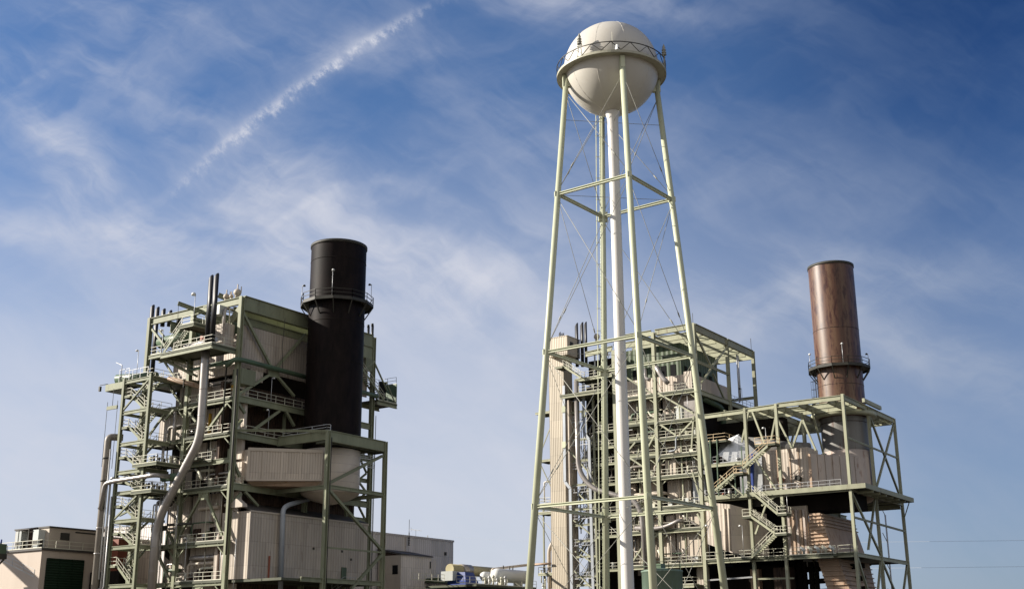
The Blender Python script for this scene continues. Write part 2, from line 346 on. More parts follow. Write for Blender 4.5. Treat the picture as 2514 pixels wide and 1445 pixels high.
# boiler drum and headers under the roof girders
MB().tube([(112, 122., 45.6), (112, 138.4, 45.6)], 1.15, 20).build('steam_drum', 'gpipe', LB)
MB().tube([(108.9, 130.8, 44.6), (108.9, 137.9, 44.6)], .85, 16).build('steam_drum', 'gpipe', LB)
# safety valves and rods on the roof corner
for (px, py, s) in ((583, 718, .55), (556, 728, .45), (568, 727, .3)):
    q = wx(109, px, py); mb = MB().tube([q - UP * .8, q], s * .6, 10).sphere(q, s, 10); mb.tube([q, q + UP * s * 2.2], .09, 6); mb.tube([q + Vector((.3, -.4, 0)), q + Vector((.3, -.4, s * 1.6))], .07, 6); mb.build('safety_valve', 'tanf', LB)
beam(LB, wx(109.5, 536, 724), wx(111.5, 580, 742), .3, .7, 'green')
beam(LB, wx(104.5, 437, 744), wx(108.5, 508, 770), .3, .55, 'green', 'monorail_beam')
pipe(LB, [wx(104.6, 438, 748), wx(104.6, 436, 800)], .035, 'iron', 'cable')
# small lines on the casing, pipes along the storeys
for z, y0, y1, r, mt in ((20.2, 120.6, 123.2, .3, 'tanf'), (20.1, 123.6, 127.6, .25, 'tanf'), (13.6, 117.8, 128.6, .34, 'silver'), (27.9, 123.6, 125.6, .14, 'rail'), (36.9, 121., 129, .12, 'iron'), (40., 121, 129, .18, 'gpipe'), (39.3, 121, 129, .1, 'rail')):
    pipe(LB, [(109.2, y0, z), (109.2, y1, z), (110.2, y1 + .1, z)], r, mt, 'pipe')
pipe(LB, [wx(107, 494, 1176), wx(107, 489, 1160), wx(109, 480, 1150), wx(110, 524, 1158)], .16, 'rail')
for (px, py, qx, qy, r, mt) in ((583, 905, 567, 1360, .13, 'iron'), (437, 1240, 434, 1330, .1, 'railg'), (580, 1320, 531, 1445, .05, 'railg'), (556, 900, 553, 1060, .1, 'iron'), (452, 930, 450, 1000, .09, 'iron'), (431, 1010, 426, 1082, .24, 'silver'), (402, 1088, 398, 1152, .2, 'silver')):
    a = wx(106.9, px, py); b = wx(106.9, qx, qy); pipe(LB, [(106.9, a.y, a.z), (106.9, a.y, b.z)], r, mt)
# bundle of dark pipes beside the stair tower
for k in range(7):
    y = 131.2 + k * .33; pipe(LB, [(106.2 + .2 * (k % 2), y, 13.5 + .6 * k), (106.2 + .2 * (k % 2), y, 22 - .2 * k), (109, y, 22 - .2 * k)], .1 + .03 * (k % 3), 'iron' if k % 2 else 'railg')
MB().tube([(107, 131.4, 17.6), (107, 134, 17.6)], .35, 10).tube([(106.6, 131.8, 15.6), (106.6, 131.8, 19.6)], .28, 8).tube([(107, 126.2, 17.9), (107, 131, 18)], .18, 8).build('valve', 'iron', LB)
# south face --------------------------------------------------------
for z in (22.9, 29.7, 34.6):
    beam(LB, (XW + .35, YS, z - .45), (121.2, YS, z - .45), .35, .9); beam(LB, (121.8, YS, z - .45), (134.7, YS, z - .45), .35, .9)
    slab(LB, XW + .4, 134.6, 120.2, 124., z + .03, .08)
    rail(LB, [(XW + .5, YS + .1, z), (122, YS + .1, z)])
bx('wall_panel', 'tan', LB, 108.5, 134.4, 120.55, 120.75, 38.7, 44.6)
bx('wall_panel', 'tan', LB, 108.5, 113., 120.6, 120.8, 37.2, 38.698)
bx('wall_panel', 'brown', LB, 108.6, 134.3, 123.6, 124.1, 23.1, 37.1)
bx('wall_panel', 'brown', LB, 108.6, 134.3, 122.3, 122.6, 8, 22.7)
bx('junction_box', 'green', LB, 108.2, 110.8, 119.7, 121.4, 36.2, 38.3)
pipe(LB, [(106.6, 120.9, 38.5), (106.6, 119.4, 39.2), (108, 119.35, 39.3), (135.5, 119.35, 38.9)], .33, 'gpipe', bend=1.2)
pipe(LB, [(106.7, 128.4, 38.9), (106.7, 120.6, 38.9)], .22, 'gpipe')
def sbrace(a, b, y=YS, w=.34): return brace(LB, wy(y, *a), wy(y, *b), w)
for a, b in (((597, 768), (668, 905)), ((750, 820), (676, 905)), ((661, 920), (584, 968)), ((681, 924), (722, 972)), ((686, 1008), (618, 1058)), ((702, 1010), (722, 1045)), ((592, 1210), (567, 1236)), ((601, 1206), (633, 1241)), ((585, 990), (601, 1014)), ((594, 1030), (576, 1050)), ((574, 1130), (588, 1170))): sbrace(a, b)
q = wy(YS, 672, 912); MB().box(q.x - 1., q.x + 1., YS - .08, YS + .08, q.z - .8, q.z + .5).build('gusset', 'green', LB)
for (px, z0, z1) in ((602, 29.8, 33.7), (698, 29.8, 33.7), (600, 22.9, 28.8)):
    q = wy(121.2, px, 1030); column(LB, q.x, 121.2, z0, z1, .35, .35)
# corrugated soffit shading the south recess and small lamps, cable
pipe(LB, [wy(119.2, 700, 780), wy(119.2, 693, 850), wy(119.2, 694, 915)], .045, 'iron', 'cable', bend=.4)
# east side platform with stair
slab(LB, 135.4, 140., 119.2, 123., 38.4, .12); beam(LB, (135.4, 119.3, 38.), (140, 119.3, 38.), .3, .7); beam(LB, (135.4, 122.9, 38.), (140, 122.9, 38.), .3, .7)
bx('wall_panel', 'gpipe', LB, 139.85, 140., 119.3, 122.9, 38.5, 41.6); bx('wall_panel', 'dark', LB, 137.6, 138.9, 120.6, 120.9, 38.6, 41.8)
rail(LB, [(135.8, 119.3, 38.4), (139.9, 119.3, 38.4)]); rail(LB, [(135.4, 122.9, 41.6), (139.8, 122.9, 41.6), (139.9, 119.4, 41.6)], mat='railg')
stair(LB, (136.9, 119.2, 38.5), (131.6, 119.2, 42.6), (0, 1.2, 0))
brace(LB, (135.3, 120, 44.3), (138.4, 120, 40.4), .2); brace(LB, (137.5, 119.4, 41.5), (140, 119.4, 38.2), .16); brace(LB, (135.2, 119.9, 44.4), (131.4, 119.9, 41.6), .3)
MB().box(133.2, 134.8, 119.8, 120.1, 42.6, 44.6).build('gusset', 'green', LB)
# east bay: braced frame visible to the right of the chimney
column(LB, 131.2, 121., 0, 38, .4, .4); bx('wall_panel', 'tan', LB, 129.5, 132.2, 120.4, 120.6, 34.2, 41.5)
for z in (31.6, 26., 24.3, 20.2): beam(LB, (131.4, 120.4, z), (134.8, 120.4, z), .3, .6)
for z0, z1 in ((24.4, 27), (27.2, 31.3), (20.3, 24.2), (16.2, 20)): brace(LB, (131.4, 120.4, z1), (134.7, 120.4, z0), .25); brace(LB, (134.7, 120.5, z1 + .1), (132.6, 120.5, (z0 + z1) / 2), .25)
bx('junction_box', 'green', LB, 132.4, 134.4, 120.6, 121.4, 29.4, 31.3); bx('junction_box', 'dgreen', LB, 132.6, 134.2, 121.6, 122.4, 32.2, 34)
pipe(LB, [(135.9, 119.9, 36), (135.9, 119.9, 10)], .05, 'iron', 'cable'); pipe(LB, [(135.6, 119.8, 31), (135.6, 119.8, 10)], .05, 'railg', 'cable')
for k in range(3): rail(LB, [(131.5, 119.7, 27.9 + 1.2 * k), (135.6, 119.7, 27.9 + 1.2 * k)], mat='railg', h=.6)
# south-east portal round the chimney ------------------------------
FX0, FX1, FY = 115.8, 127.4, 110.5
for x in (FX0, FX1): column(LB, x, FY, 0, 29.95, .5, .55)
MB().box(FX0 + .3, FX1 - .3, FY - .1, FY + .1, 28.55, 29.85).box(FX0 + .31, FX1 - .31, FY - .25, FY + .25, 29.852, 29.94).box(FX0 + .31, FX1 - .31, FY - .25, FY + .25, 28.46, 28.548).build('girder', 'green', LB)
for x in (FX0, FX1):
    MB().box(x - .1, x + .1, FY + .3, YS - .2, 28.75, 29.85).box(x - .25, x + .25, FY + .31, YS - .21, 29.852, 29.93).box(x - .25, x + .25, FY + .31, YS - .21, 28.66, 28.748).build('girder', 'green', LB)
    beam(LB, (x, FY + .3, 22.4), (x, YS - .2, 22.4), .3, .55)
beam(LB, (FX0 + .3, FY, 22.5), (FX1 - .3, FY, 22.5), .3, .5); beam(LB, (FX0 + .3, FY, 14.6), (FX1 - .3, FY, 14.6), .16, .22); beam(LB, (FX0 - 4, FY, 10.4), (FX1, FY, 10.4), .35, .6)
beam(LB, (XW + .3, YS - .3, 29.8), (FX0 - .2, FY + .2, 29.8), .25, .32)
brace(LB, (FX0 + .4, FY, 22.9), (FX1 - .5, FY, 27.9), .36); brace(LB, (FX0 + .3, FY, 22.2), (FX1 - .2, FY, 14.9), .36); brace(LB, (FX1 - .2, FY, 14.3), (FX0 + 5.5, FY, 9.6), .36)
slab(LB, FX0 - 7, FX1, FY + .4, YS - .2, 10.5, .1)
rail(LB, [(FX0, YS - 1, 29.95), (FX0, FY + .3, 29.95), (FX0 + .4, FY, 29.95)], mat='railg', h=.8, step=3)
slab(LB, FX0 - .1, FX1, FY + .4, 112.6, 28.6, .08)
pipe(LB, [(FX0 + .36, FY - .3, 29), (FX0 + .36, FY - .3, 9)], .06, 'iron', 'cable')
# ------------------------------------------------------------------ left stair tower (part of the house's frame)
TX0, TY0, TY1 = 103.6, 132.6, 138.3
for y in (TY0, TY1): column(LB, TX0, y, 0, 38.4, .4, .45)
TF = [10.3, 15.3, 18.8, 22.6, 25.4, 29.3, 33.7, 38.1]
for z in TF:
    beam(LB, (TX0, TY0 + .25, z - .25), (TX0, TY1 - .25, z - .25), .25, .5)
    beam(LB, (TX0 + .2, TY0, z - .25), (XW - .3, TY0, z - .25), .25, .5)
    beam(LB, (TX0 + .2, TY1, z - .25), (XW - .3, TY1, z - .25), .22, .4)
brace(LB, (TX0, TY0 + .2, 37.8), (TX0, TY1 - .2, 33.9), .22); brace(LB, (TX0, TY0 + .3, 22.2), (TX0, TY1 - .3, 18.9), .22)
for i, (z0, z1) in enumerate(zip(TF, TF[1:])):
    zm = (z0 + z1) / 2
    # half landing on the far end, two flights back to back
    slab(LB, TX0 + .1, TX0 + 2.9, TY1 - 1.5, TY1 - .1, zm, .1); beam(LB, (TX0 - .05, TY1 - 1.5, zm - .15), (TX0 - .05, TY1 - .2, zm - .15), .12, .3)
    stair(LB, (TX0 + .15, TY0 + 1.2, z0), (TX0 + .15, TY1 - 1.5, zm), (1.1, 0, 0)); stair(LB, (TX0 + 1.6, TY1 - 1.5, zm), (TX0 + 1.6, TY0 + 1.2, z1), (1.1, 0, 0))
    rail(LB, [(TX0 + .1, TY1 - 1.5, zm), (TX0 + .1, TY1 - .1, zm), (TX0 + 2.8, TY1 - .1, zm)])
    slab(LB, TX0 + .1, XW, TY0, TY0 + 1.2, z1, .09); rail(LB, [(XW - .4, TY0 - .1, z1), (TX0 + .1, TY0 - .1, z1), (TX0 + .1, TY0 + 1., z1)])
# projecting platforms with valves
for z, y0, y1, x0 in ((25.9, 129.2, 134.2, 102.9), (22.3, 129.8, 134., 102.9)):
    slab(LB, x0, 107.3, y0, y1, z, .1); beam(LB, (x0 + .1, y0, z - .2), (x0 + .1, y1, z - .2), .25, .45); beam(LB, (x0 + .1, y0 + .1, z - .2), (107.2, y0 + .1, z - .2), .25, .45)
    rail(LB, [(107.2, y0 + .1, z), (x0 + .1, y0 + .1, z), (x0 + .1, y1, z)])
    for k in range(9):
        x = x0 + .6 + .45 * k; y = y0 + .7 + (k * 37 % 5) * .6
        MB().tube([(x, y, z), (x, y, z + .7 + .1 * (k % 3))], .12 + .05 * (k % 2), 8).sphere((x, y, z + .9), .18 + .03 * (k % 3), 8).build('valve', ('railg', 'iron', 'rail')[k % 3], LB)
MB().tube([(105.6, 127.6, 24.1), (105.6, 131, 24.1)], .5, 12).build('valve', 'gpipe', LB)
# top left deck with green drum, hoist jib
slab(LB, TX0, 106.8, TY1, 142.3, 38.1, .12); MB().box(TX0 - .1, TX0 + .1, TY1 + .25, 142.4, 37.1, 38.05).build('beam', 'green', LB); MB().box(TX0 + .11, 107, 142.3, 142.5, 37.1, 38.04).build('beam', 'dgreen', LB); MB().box(TX0 + .3, 107, TY1 + .3, 142.2, 37.1, 37.2).build('platform', 'dgreen', LB)
MB().tube([(104.6, 141.4, 38.9), (106.8, 135.5, 38.9)], .72, 16).build('drum', 'gpipe', LB)
rail(LB, [(104.2, 138.2, 38.15), (104.2, 140.4, 38.15)], mat='railg', h=1.9); rail(LB, [(104.4, 134.4, 38.3), (104.4, 139.4, 38.3)], mat='railg', h=1.5)
pipe(LB, [(103.8, 142.3, 38.2), (103.6, 143.8, 38.2)], .05, 'iron', 'lamp_arm'); bx('lamp_head', 'iron', LB, 103.45, 103.75, 143.6, 143.9, 37.3, 38.)
pipe(LB, [(103.9, 139.6, 38.2), (103.9, 139.6, 40.6), (103.9, 141., 41.2)], .06, 'railg', 'lamp_arm')
# high bay steelwork seen through the gaps at the top left
for y0, y1, z0, z1 in ((139, 133.4, 46.8, 41.6), (130.2, 136, 46.8, 41.2), (138.9, 134, 43.6, 38.4)): brace(LB, (XW + 1.5, y0, z0), (XW + 1.5, y1, z1), .25)
beam(LB, (109.6, 130.2, 42.2), (109.6, 138.8, 42.2), .3, .6); slab(LB, XW + .3, 112, 130.2, 138.8, 42.5, .08)

# ------------------------------------------------------------------ hoist hook beam hung from the top left deck
t = thing('hoist_frame', (103.4, 141.6, 31), 'small green lifting beam hanging on ropes from the top left deck', 'lifting beam')
a = wx(103.2, 263, 1002); b = wx(103.2, 288, 998)
MB().bar(a, b, .2, .5).build('lifting_beam', 'green', t)
for q, k in ((a, 8.2), (b, 8.6)):
    MB().tube([q + UP * .9, q - UP * k], .035, 6).build('rope', 'iron', t)
MB().tube([(a + b) / 2, Vector((103.2, (a.y + b.y) / 2, 37.2))], .035, 6).build('rope', 'iron', t)

# ------------------------------------------------------------------ chimneys
def chimney(name, c, r, z0, z1, zg, mats, label, rg, ztop_cyl=None):
    t = thing(name, (c[0], c[1], z0), label, 'chimney')
    MB().lathe([(r - .12, z1 - .6), (r - .12, z1), (r + .02, z1), (r, z1 - .5), (r, z0 + 24), (r, z0 + 18), (r, z0 + 12), (r, z0 + 6), (r, z0)], c, 96).build('shell', mats[0], t)
    MB().lathe([(r - .1, z1 + .02), (r + .12, z1 + .02), (r + .12, z1 - .35), (r + .01, z1 - .4)], c, 96).build('rim', 'iron', t)
    MB().lathe([(r - .35, z1 - .5), (r - .35, z1 - 9)], c, 64).build('flue_lining', 'dark', t)
    for z in ([zg + 6.2, zg - 3, zg - 9] if mats[1] else []): MB().lathe([(r + .004, z - .05), (r + .03, z - .03), (r + .03, z + .03), (r + .004, z + .05)], c, 96).build('weld_band', 'brown' if mats[0] == 'rusty' else 'core', t)
    n = 12; a0 = math.radians(7)
    ring = [(c[0] + rg * math.cos(a0 + 2 * math.pi * k / n), c[1] + rg * math.sin(a0 + 2 * math.pi * k / n)) for k in range(n)]
    mb = MB()
    for k in range(n):
        p, q = ring[k], ring[(k + 1) % n]
        f = (r + .02) / rg
        pi = (c[0] + (p[0] - c[0]) * f, c[1] + (p[1] - c[1]) * f); qi = (c[0] + (q[0] - c[0]) * f, c[1] + (q[1] - c[1]) * f)
        mb.hexa([(*pi, zg - .1), (*p, zg - .1), (*q, zg - .1), (*qi, zg - .1), (*pi, zg), (*p, zg), (*q, zg), (*qi, zg)])
        mb.bar((*p, zg - .18), (*q, zg - .18), .1, .34)
    mb.build('gallery', 'iron', t)
    MB().railing([(*p, zg) for p in ring], 1.15, 9, .07, True).build('railing', mats[2], t)
    for k in range(n):
        p = ring[k]; f = (r + .02) / rg
        MB().bar((p[0], p[1], zg - .3), (c[0] + (p[0] - c[0]) * f, c[1] + (p[1] - c[1]) * f, zg - 2.1), .14, .14).build('bracket', 'iron', t)
    return t
CL, RL = (121.6, 115.3), 4.0
chimney('chimney', CL, RL, 27.5, 58.25, 49.4, ('black', 'y', 'iron'), 'soot black steel chimney at the boiler house with beige duct', 5.2)
CR, RR = (184.6, 64.1), 3.62
t = chimney('chimney', CR, RR, 36.5, 62.0, 44.7, ('rusty', 'y', 'iron'), 'tall rust brown steel chimney above the open green portal frame', 4.9)
MB().lathe([(RR - .02, 24), (RR - .02, 36.8)], CR, 96).build('shell', 'greycyl', t)
# caged ladder on the left of the rusty chimney
mb = MB(); q = Vector((CR[0], CR[1], 0)) - RH * (RR + .35)
for s in (-.22, .22): mb.bar(q + DH * s + UP * 37.5, q + DH * s + UP * 44.6, .06, .06)
for i in range(24): mb.bar(q - DH * .22 + UP * (37.6 + .3 * i), q + DH * .22 + UP * (37.6 + .3 * i), .04, .04)
for i in range(4):
    pts = [q - RH * (.75 * math.sin(u)) + DH * (.42 * math.cos(u)) + UP * (38.8 + 1.3 * i) for u in (0, .8, 1.57, 2.34, 3.14)]
    mb.tube(pts, .03, 6)
for u in (.5, 1.57, 2.6): mb.tube([q - RH * (.75 * math.sin(u)) + DH * (.42 * math.cos(u)) + UP * z for z in (38.8, 42.8)], .025, 6)
mb.build('ladder', 'iron', t)

# ------------------------------------------------------------------ left flue duct and its drum under the black chimney
t = thing('flue_duct', (116, 116, 22), 'beige corrugated flue duct leading into the round base of the black chimney', 'flue duct')
MB().lathe([(.4, 20.9), (2.6, 21.5), (3.9, 22.2), (4.02, 22.4), (4.02, 28.2), (3.2, 28.5), (.4, 28.5)], CL, 96).build('drum_casing', 'tanf', t)
for z in (23.7, 24.9, 26.1, 27.3): MB().lathe([(4.024, z - .03), (4.045, z), (4.024, z + .03)], CL, 96).build('seam', 'tandirty', t)
k1 = wy(119.4, 612, 1098); zt0, zb0 = k1.z, wy(119.4, 612, 1180).z
q1 = wy(112.6, 793, 1104); q0 = wy(112.6, 793, 1180)
MB().hexa([(k1.x, 119.4, zb0), (q1.x, 112.6, q0.z), (q1.x + 3, 117.5, q0.z), (k1.x + 3, 123, zb0), (k1.x, 119.4, zt0), (q1.x, 112.6, q1.z), (q1.x + 3, 117.5, q1.z), (k1.x + 3, 123, zt0)]).build('duct_casing', 'tand', t)
for f in (.0, .2, .45, .7):
    p = Vector((k1.x, 119.4, 0)).lerp(Vector((q1.x, 112.6, 0)), f); dn = (Vector((q1.x, 112.6, 0)) - Vector((k1.x, 119.4, 0))).normalized(); nn = Vector((dn.y, -dn.x, 0))
    zb = zb0 + (q0.z - zb0) * f; zt = zt0 + (q1.z - zt0) * f
    MB().bar(p + nn * .05 + UP * zb, p + nn * .05 + UP * zt, .3, .06, nn).build('stiffener', 'tanf', t)
dn = (Vector((q1.x, 112.6, 0)) - Vector((k1.x, 119.4, 0))).normalized(); nn = Vector((dn.y, -dn.x, 0))
MB().bar(Vector((k1.x, 119.4, zt0 - .2)) + nn * .06, Vector((q1.x, 112.6, q1.z - .2)) + nn * .06, .12, .42).build('stiffener', 'tanf', t)
MB().bar(Vector((k1.x, 119.4, zb0 + .1)) + nn * .06, Vector((q1.x, 112.6, q0.z + .1)) + nn * .06, .1, .22).build('stiffener', 'tanf', t)
MB().hexa([(k1.x + .1, 119.5, zb0 - .02), (q1.x, 112.7, q0.z - .02), (q1.x + 3, 117.5, q0.z - .02), (k1.x + 3, 122.8, zb0 - .02)][::-1] + [(k1.x + 1.2, 119.8, zb0 - .5), (q1.x, 113.6, q0.z - .7), (q1.x + 2.6, 117, q0.z - .7), (k1.x + 3, 122.4, zb0 - .5)][::-1]).build('hopper', 'ribbed', t)
bx('duct_end', 'tan', t, k1.x + .1, k1.x + 2.5, 119.6, 122.2, zb0 + .2, zt0 - .2)

# ------------------------------------------------------------------ base block in front of the left boiler house
t = thing('plant_annex', (120, 117, 10.5), 'long beige corrugated annex at the foot of the black chimney with green door', 'annex building')
bx('wall', 'tan', t, 108.75, 131.5, 117, 123.4, 10.55, 19.15)
MB().hexa([(108.6, 116.9, 19.16), (131.6, 116.9, 19.16), (131.6, 121.9, 20.6), (108.6, 121.9, 20.6), (108.6, 116.9, 19.3), (131.6, 116.9, 19.3), (131.6, 121.9, 20.75), (108.6, 121.9, 20.75)]).build('roof', 'roof', t)
MB().bar((108.68, 116.93, 10.6), (108.68, 116.93, 19.15), .16, .16).build('corner_flashing', 'tanf', t)
MB().bar((108.6, 116.93, 19.1), (131.6, 116.93, 19.1), .14, .2).build('eaves_flashing', 'tanf', t)
a = wy(116.9, 839, 1391); d = bx('door', 'gpipe', t, a.x, a.x + 1.0, 116.88, 116.96, 10.56, a.z); 
MB().railing([(a.x - 2.6, 116.2, 9.3), (a.x - .2, 116.2, 10.5), (a.x + 2.2, 116.2, 10.5)], 1.0, 1.2).build('railing', 'railg', t)
MB().hexa([(107.9, 117.6, 19.6), (108.7, 117.6, 19.6), (108.7, 120.2, 19.6), (107.9, 120.2, 19.6), (107.9, 117.7, 20.), (108.7, 117.7, 20.), (108.7, 120.1, 20.), (107.9, 120.1, 20.)]).hexa([(107.9, 117.7, 20.), (108.7, 117.7, 20.), (108.7, 120.1, 20.), (107.9, 120.1, 20.), (107.9, 118.8, 20.7), (108.7, 118.8, 20.7), (108.7, 119.0, 20.7), (107.9, 119.0, 20.7)]).build('roof_vent', 'tanf', t)
for px, py in ((770, 1345), (840, 1352), (862, 1372)): q = wy(116.95, px, py); MB().box(q.x - .14, q.x + .14, 116.9, 116.99, q.z - .16, q.z + .14).build('wall_lamp', 'iron', t)
MB().box(112.3, 112.55, 116.88, 116.98, 10.6, 13.6).build('conduit', 'redrust', t)
t = tag(pipe(None, [wy(116.4, 688, 1460), wy(116.4, 695, 1247), wy(116.6, 709, 1238), wy(119.5, 758, 1224)], .33, 'tray', 'downpipe', 1.2), 'grey downpipe running up the beige annex wall beside the chimney', 'pipe')

# ------------------------------------------------------------------ large pipes on the left house
pts = [wx(105.2, 505, 862), wx(105.2, 503, 905), wx(105.2, 494, 1050), wx(105.2, 485, 1090), wx(105.2, 398, 1254), wx(105.2, 383, 1300), wx(105.2, 371, 1470)]
t = thing('steam_pipe', pts[-1], 'fat silver lagged pipe bending down the front of the left boiler house', 'pipe')
MB().tube(pts, .58, 20, 2.2).build('lagging', 'silver', t)
for f0, f1, fr in ((1, 2, .35), (1, 2, .8), (3, 4, .3), (3, 4, .62), (5, 6, .25), (5, 6, .6)):
    q = pts[f0].lerp(pts[f1], fr); dq = (pts[f1] - pts[f0]).normalized() * .06
    MB().tube([q - dq, q + dq], .60, 20).build('lagging_band', 'silver', t)
t = thing('standpipe', (103, 140, 0), 'thick pale vertical pipe standing at the far left of the stair tower', 'pipe')
MB().tube([(103, 140, 0), (103, 140, 30.3), (104.6, 138.9, 30.3)], .48, 18, .6).build('shaft', 'lag', t)
for z in (27.3, 24.2, 20.5, 17.8, 14.4): MB().tube([(103, 140, z - .1), (103, 140, z + .1)], .56, 18).bar((103, 139.2, z), (103, 140.8, z), .1, .16).build('clamp', 'iron' if z > 20 else 'silver', t)
t = tag(pipe(None, [wx(102.6, 247, 1250), wx(102.6, 257, 1187), wx(102.6, 275, 1181), wx(102.6, 380, 1165), wx(107, 440, 1172)], .3, 'silver', 'crossover_pipe', .9, 14), 'slim silver pipe crossing level from the thick left standpipe to the stair tower', 'pipe')
t = tag(MB().tube([(103.1, 138.8, 9.6), (103.1, 138.8, 24.5), (103.1, 138.2, 24.5)], .14, 8, .4).tube([(102.9, 139.15, 28.5), (102.9, 139.15, 11)], .1, 8).tube([(103.2, 138.4, 22.), (103.2, 138.4, 9.8), (103.2, 140.2, 9.8)], .1, 8, .3).build('small_pipework', 'railg'), 'bundle of slim grey vertical pipes beside the stair tower corner column', 'pipe')
tag(pipe(None, [wx(106, 413, 929), wx(108, 480, 945), wx(109, 503, 955)], .36, 'ribbed', 'feed_pipe'), 'brown rusty pipe slanting under the top platform of the left boiler house', 'pipe')
# black vent pipes
def vent(px, top, bot, x, r, label, group): 
    a = wx(x, px, top); 
    b = wx(x, px, bot)
    mb = MB().tube([(x, a.y, b.z), (x, a.y, a.z - r * 2.5)], r, 12)
    k = len(mb.v) - 12
    for i in range(k, k + 12): vx, vy, vz = mb.v[i]; mb.v[i] = (vx, vy, vz + r * 2.5 - (vy - a.y) * 1.4 - r * 1.2)
    return tag(mb.build('vent_pipe', 'blackpipe'), label, 'vent pipe', group)
gv = 'black vent pipes on the left boiler house roof'
for px, top, lab in ((375, 749, 'tallest black vent pipe, outermost over the left end of the roof beam'), (387, 754, 'second black vent pipe from the left end of the roof beam'), (402, 758, 'third black vent pipe from the left end of the roof beam'), (418, 762, 'fourth black vent pipe from the left end of the roof beam'), (440, 769, 'shortest black vent pipe in the row, beside the hoist beam')):
    vent(px, top, 930 if px < 395 else 800, 109.4, .32, lab, gv)
vent(519, 676, 835, 104.6, .33, 'left of the two tall black vent pipes standing on the upper platform', gv); vent(532, 672, 835, 104.6, .36, 'right and higher of the two tall black vent pipes on the upper platform', gv)
mb = MB(); q = wx(104.6, 515, 750); mb.bar(q + Vector((0, 1.2, 0)), q + Vector((0, -1.4, 0)), .2, .2); mb.build('pipe_bracket', 'green', LB)
for px, top, lab in ((905, 797, 'left of two slim black vent pipes right of the black chimney'), (915, 794, 'right of two slim black vent pipes right of the black chimney')):
    a = wy(121.5, px, top); mb = MB().tube([(a.x, 121.5, 47.5), (a.x, 121.5, a.z - .4)], .2, 10).tube([(a.x, 121.5, a.z - .45), (a.x - .12, 121.5, a.z)], .21, 10); tag(mb.build('vent_pipe', 'blackpipe'), lab, 'vent pipe', gv)

# ------------------------------------------------------------------ floodlights on poles
def flood(base, h, arm, label, size=.28, mat='lamp'):
    base = Vector(base); arm = Vector(arm); t = thing('floodlight', base, label, 'floodlight', 'floodlights on the steelwork')
    top = base + UP * h; MB().tube([base, top], .042, 6).build('pole', 'railg', t)
    e = top + arm * .45; mb = MB().tube([top, e], .05, 6); mb.build('bracket', 'railg', t)
    MB().lathe([(.05, e.z + size * .6), (size * .55, e.z + size * .45), (size * .8, e.z - size * .35), (.02, e.z - size * .4)], e, 12).build('lamp_head', mat, t)
    return t
def fl(pt, py_top, label, arm=(0, .8, 0), x=None, mat='lamp', size=.27):
    """pole from a surveyed foot up to the height seen in the photograph"""
    return flood(pt, max(1.2, py_top), arm, label, size, mat)
fl((104.2, 136.6, 38.2), 4.2, 'floodlight on a thin pole above the top of the left stair tower')
fl((105.2, 126.6, 44.6), 4.6, 'floodlight on a tall pole over the left boiler house roof beam', size=.45)
fl((104.2, 131.6, 41), 3.6, 'floodlight beside the stair head under the left roof beam')
fl((138.2, 122.8, 41.6), 4.2, 'floodlight above the side platform right of the black chimney')
q = wy(119.9, 665, 985); fl((q.x, 119.9, 34.6), 3.4, 'pole lamp on the higher south walkway left of the black chimney', (.8, 0, 0), mat='railg')
q = wy(119.9, 658, 1060); fl((q.x, 119.9, 29.8), 3.6, 'pole lamp on the lower south walkway left of the black chimney', (-.6, 0, 0))
q = wx(107.4, 536, 1370); fl((107.4, 127.4, 10.5), 5.6, 'pole lamp on the lowest walkway of the left boiler house')
for ang, z, lab in ((212, 1.9, 'black chimney gallery lamp at its left edge'), (318, 2., 'black chimney gallery lamp at its right edge'), (262, 2.9, 'white lamp on a pole at the front of the black chimney gallery')):
    u = math.radians(ang) ; 
    v = DH * math.sin(u) * 1. + RH * math.cos(u) if ang != 262 else -DH
    if ang == 212: v = -RH * .98 - DH * .15
    if ang == 318: v = RH * .98 - DH * .15
    q = Vector((CL[0], CL[1], 49.4)) + v.normalized() * 5.05
    fl(q, z + .9, lab, tuple(RH * (.6 if ang == 212 else -.6) if ang != 262 else RH * .1), mat='lamp' if ang == 262 else 'iron')
for v, h, lab, mt in ((-RH - DH * .1, 2.4, 'rusty chimney gallery lamp at its left edge', 'lamp'), (RH - DH * .1, 2.4, 'rusty chimney gallery lamp at its right edge', 'iron'), (-DH - RH * .12, 3.1, 'white lamp on a pole at the front of the rusty chimney gallery', 'lamp')):
    fl(Vector((CR[0], CR[1], 44.7)) + v.normalized() * 4.75, h, lab, tuple(RH * -.5 if 'right' in lab else RH * .1), mat=mt)

# ================================================================== low buildings on the far left
t = thing('switchgear_building', (120, 165, 0), 'two storey pale rendered building left of the left boiler house, dark green louvre', 'building')
lc = wy(150, 103, 1349)
bx('wall', 'conc', t, lc.x, 112, 150, 190, 0, lc.z)
bx('roof', 'roof', t, lc.x - .25, 112, 149.75, 190, lc.z + .004, lc.z + .3)
uc = wy(151.3, 122, 1294)
ue = wx(uc.x, 39, 1303).y
bx('wall', 'tanf', t, uc.x, 112, 151.3, ue, lc.z + .3, uc.z)
bx('roof', 'roof', t, uc.x - .15, 112, 151.15, ue + .15, uc.z + .004, uc.z + .22)
MB().railing([(112, 149.85, lc.z + .3), (lc.x - .15, 149.85, lc.z + .3), (lc.x - .15, 166, lc.z + .3)], 1.1, 2.2, .06).build('railing', 'rail', t)
a = wy(149.95, 115, 1369); b = wy(149.95, 206, 1372)
lo = bx('louvre', 'louvre', t, a.x, b.x, 149.86, 149.98, 6, a.z)
for f in (0, .345, .68, 1): x = a.x + (b.x - a.x) * f; MB().bar((x, 149.84, 6), (x, 149.84, a.z), .07, .07).build('mullion', 'louvre', lo)
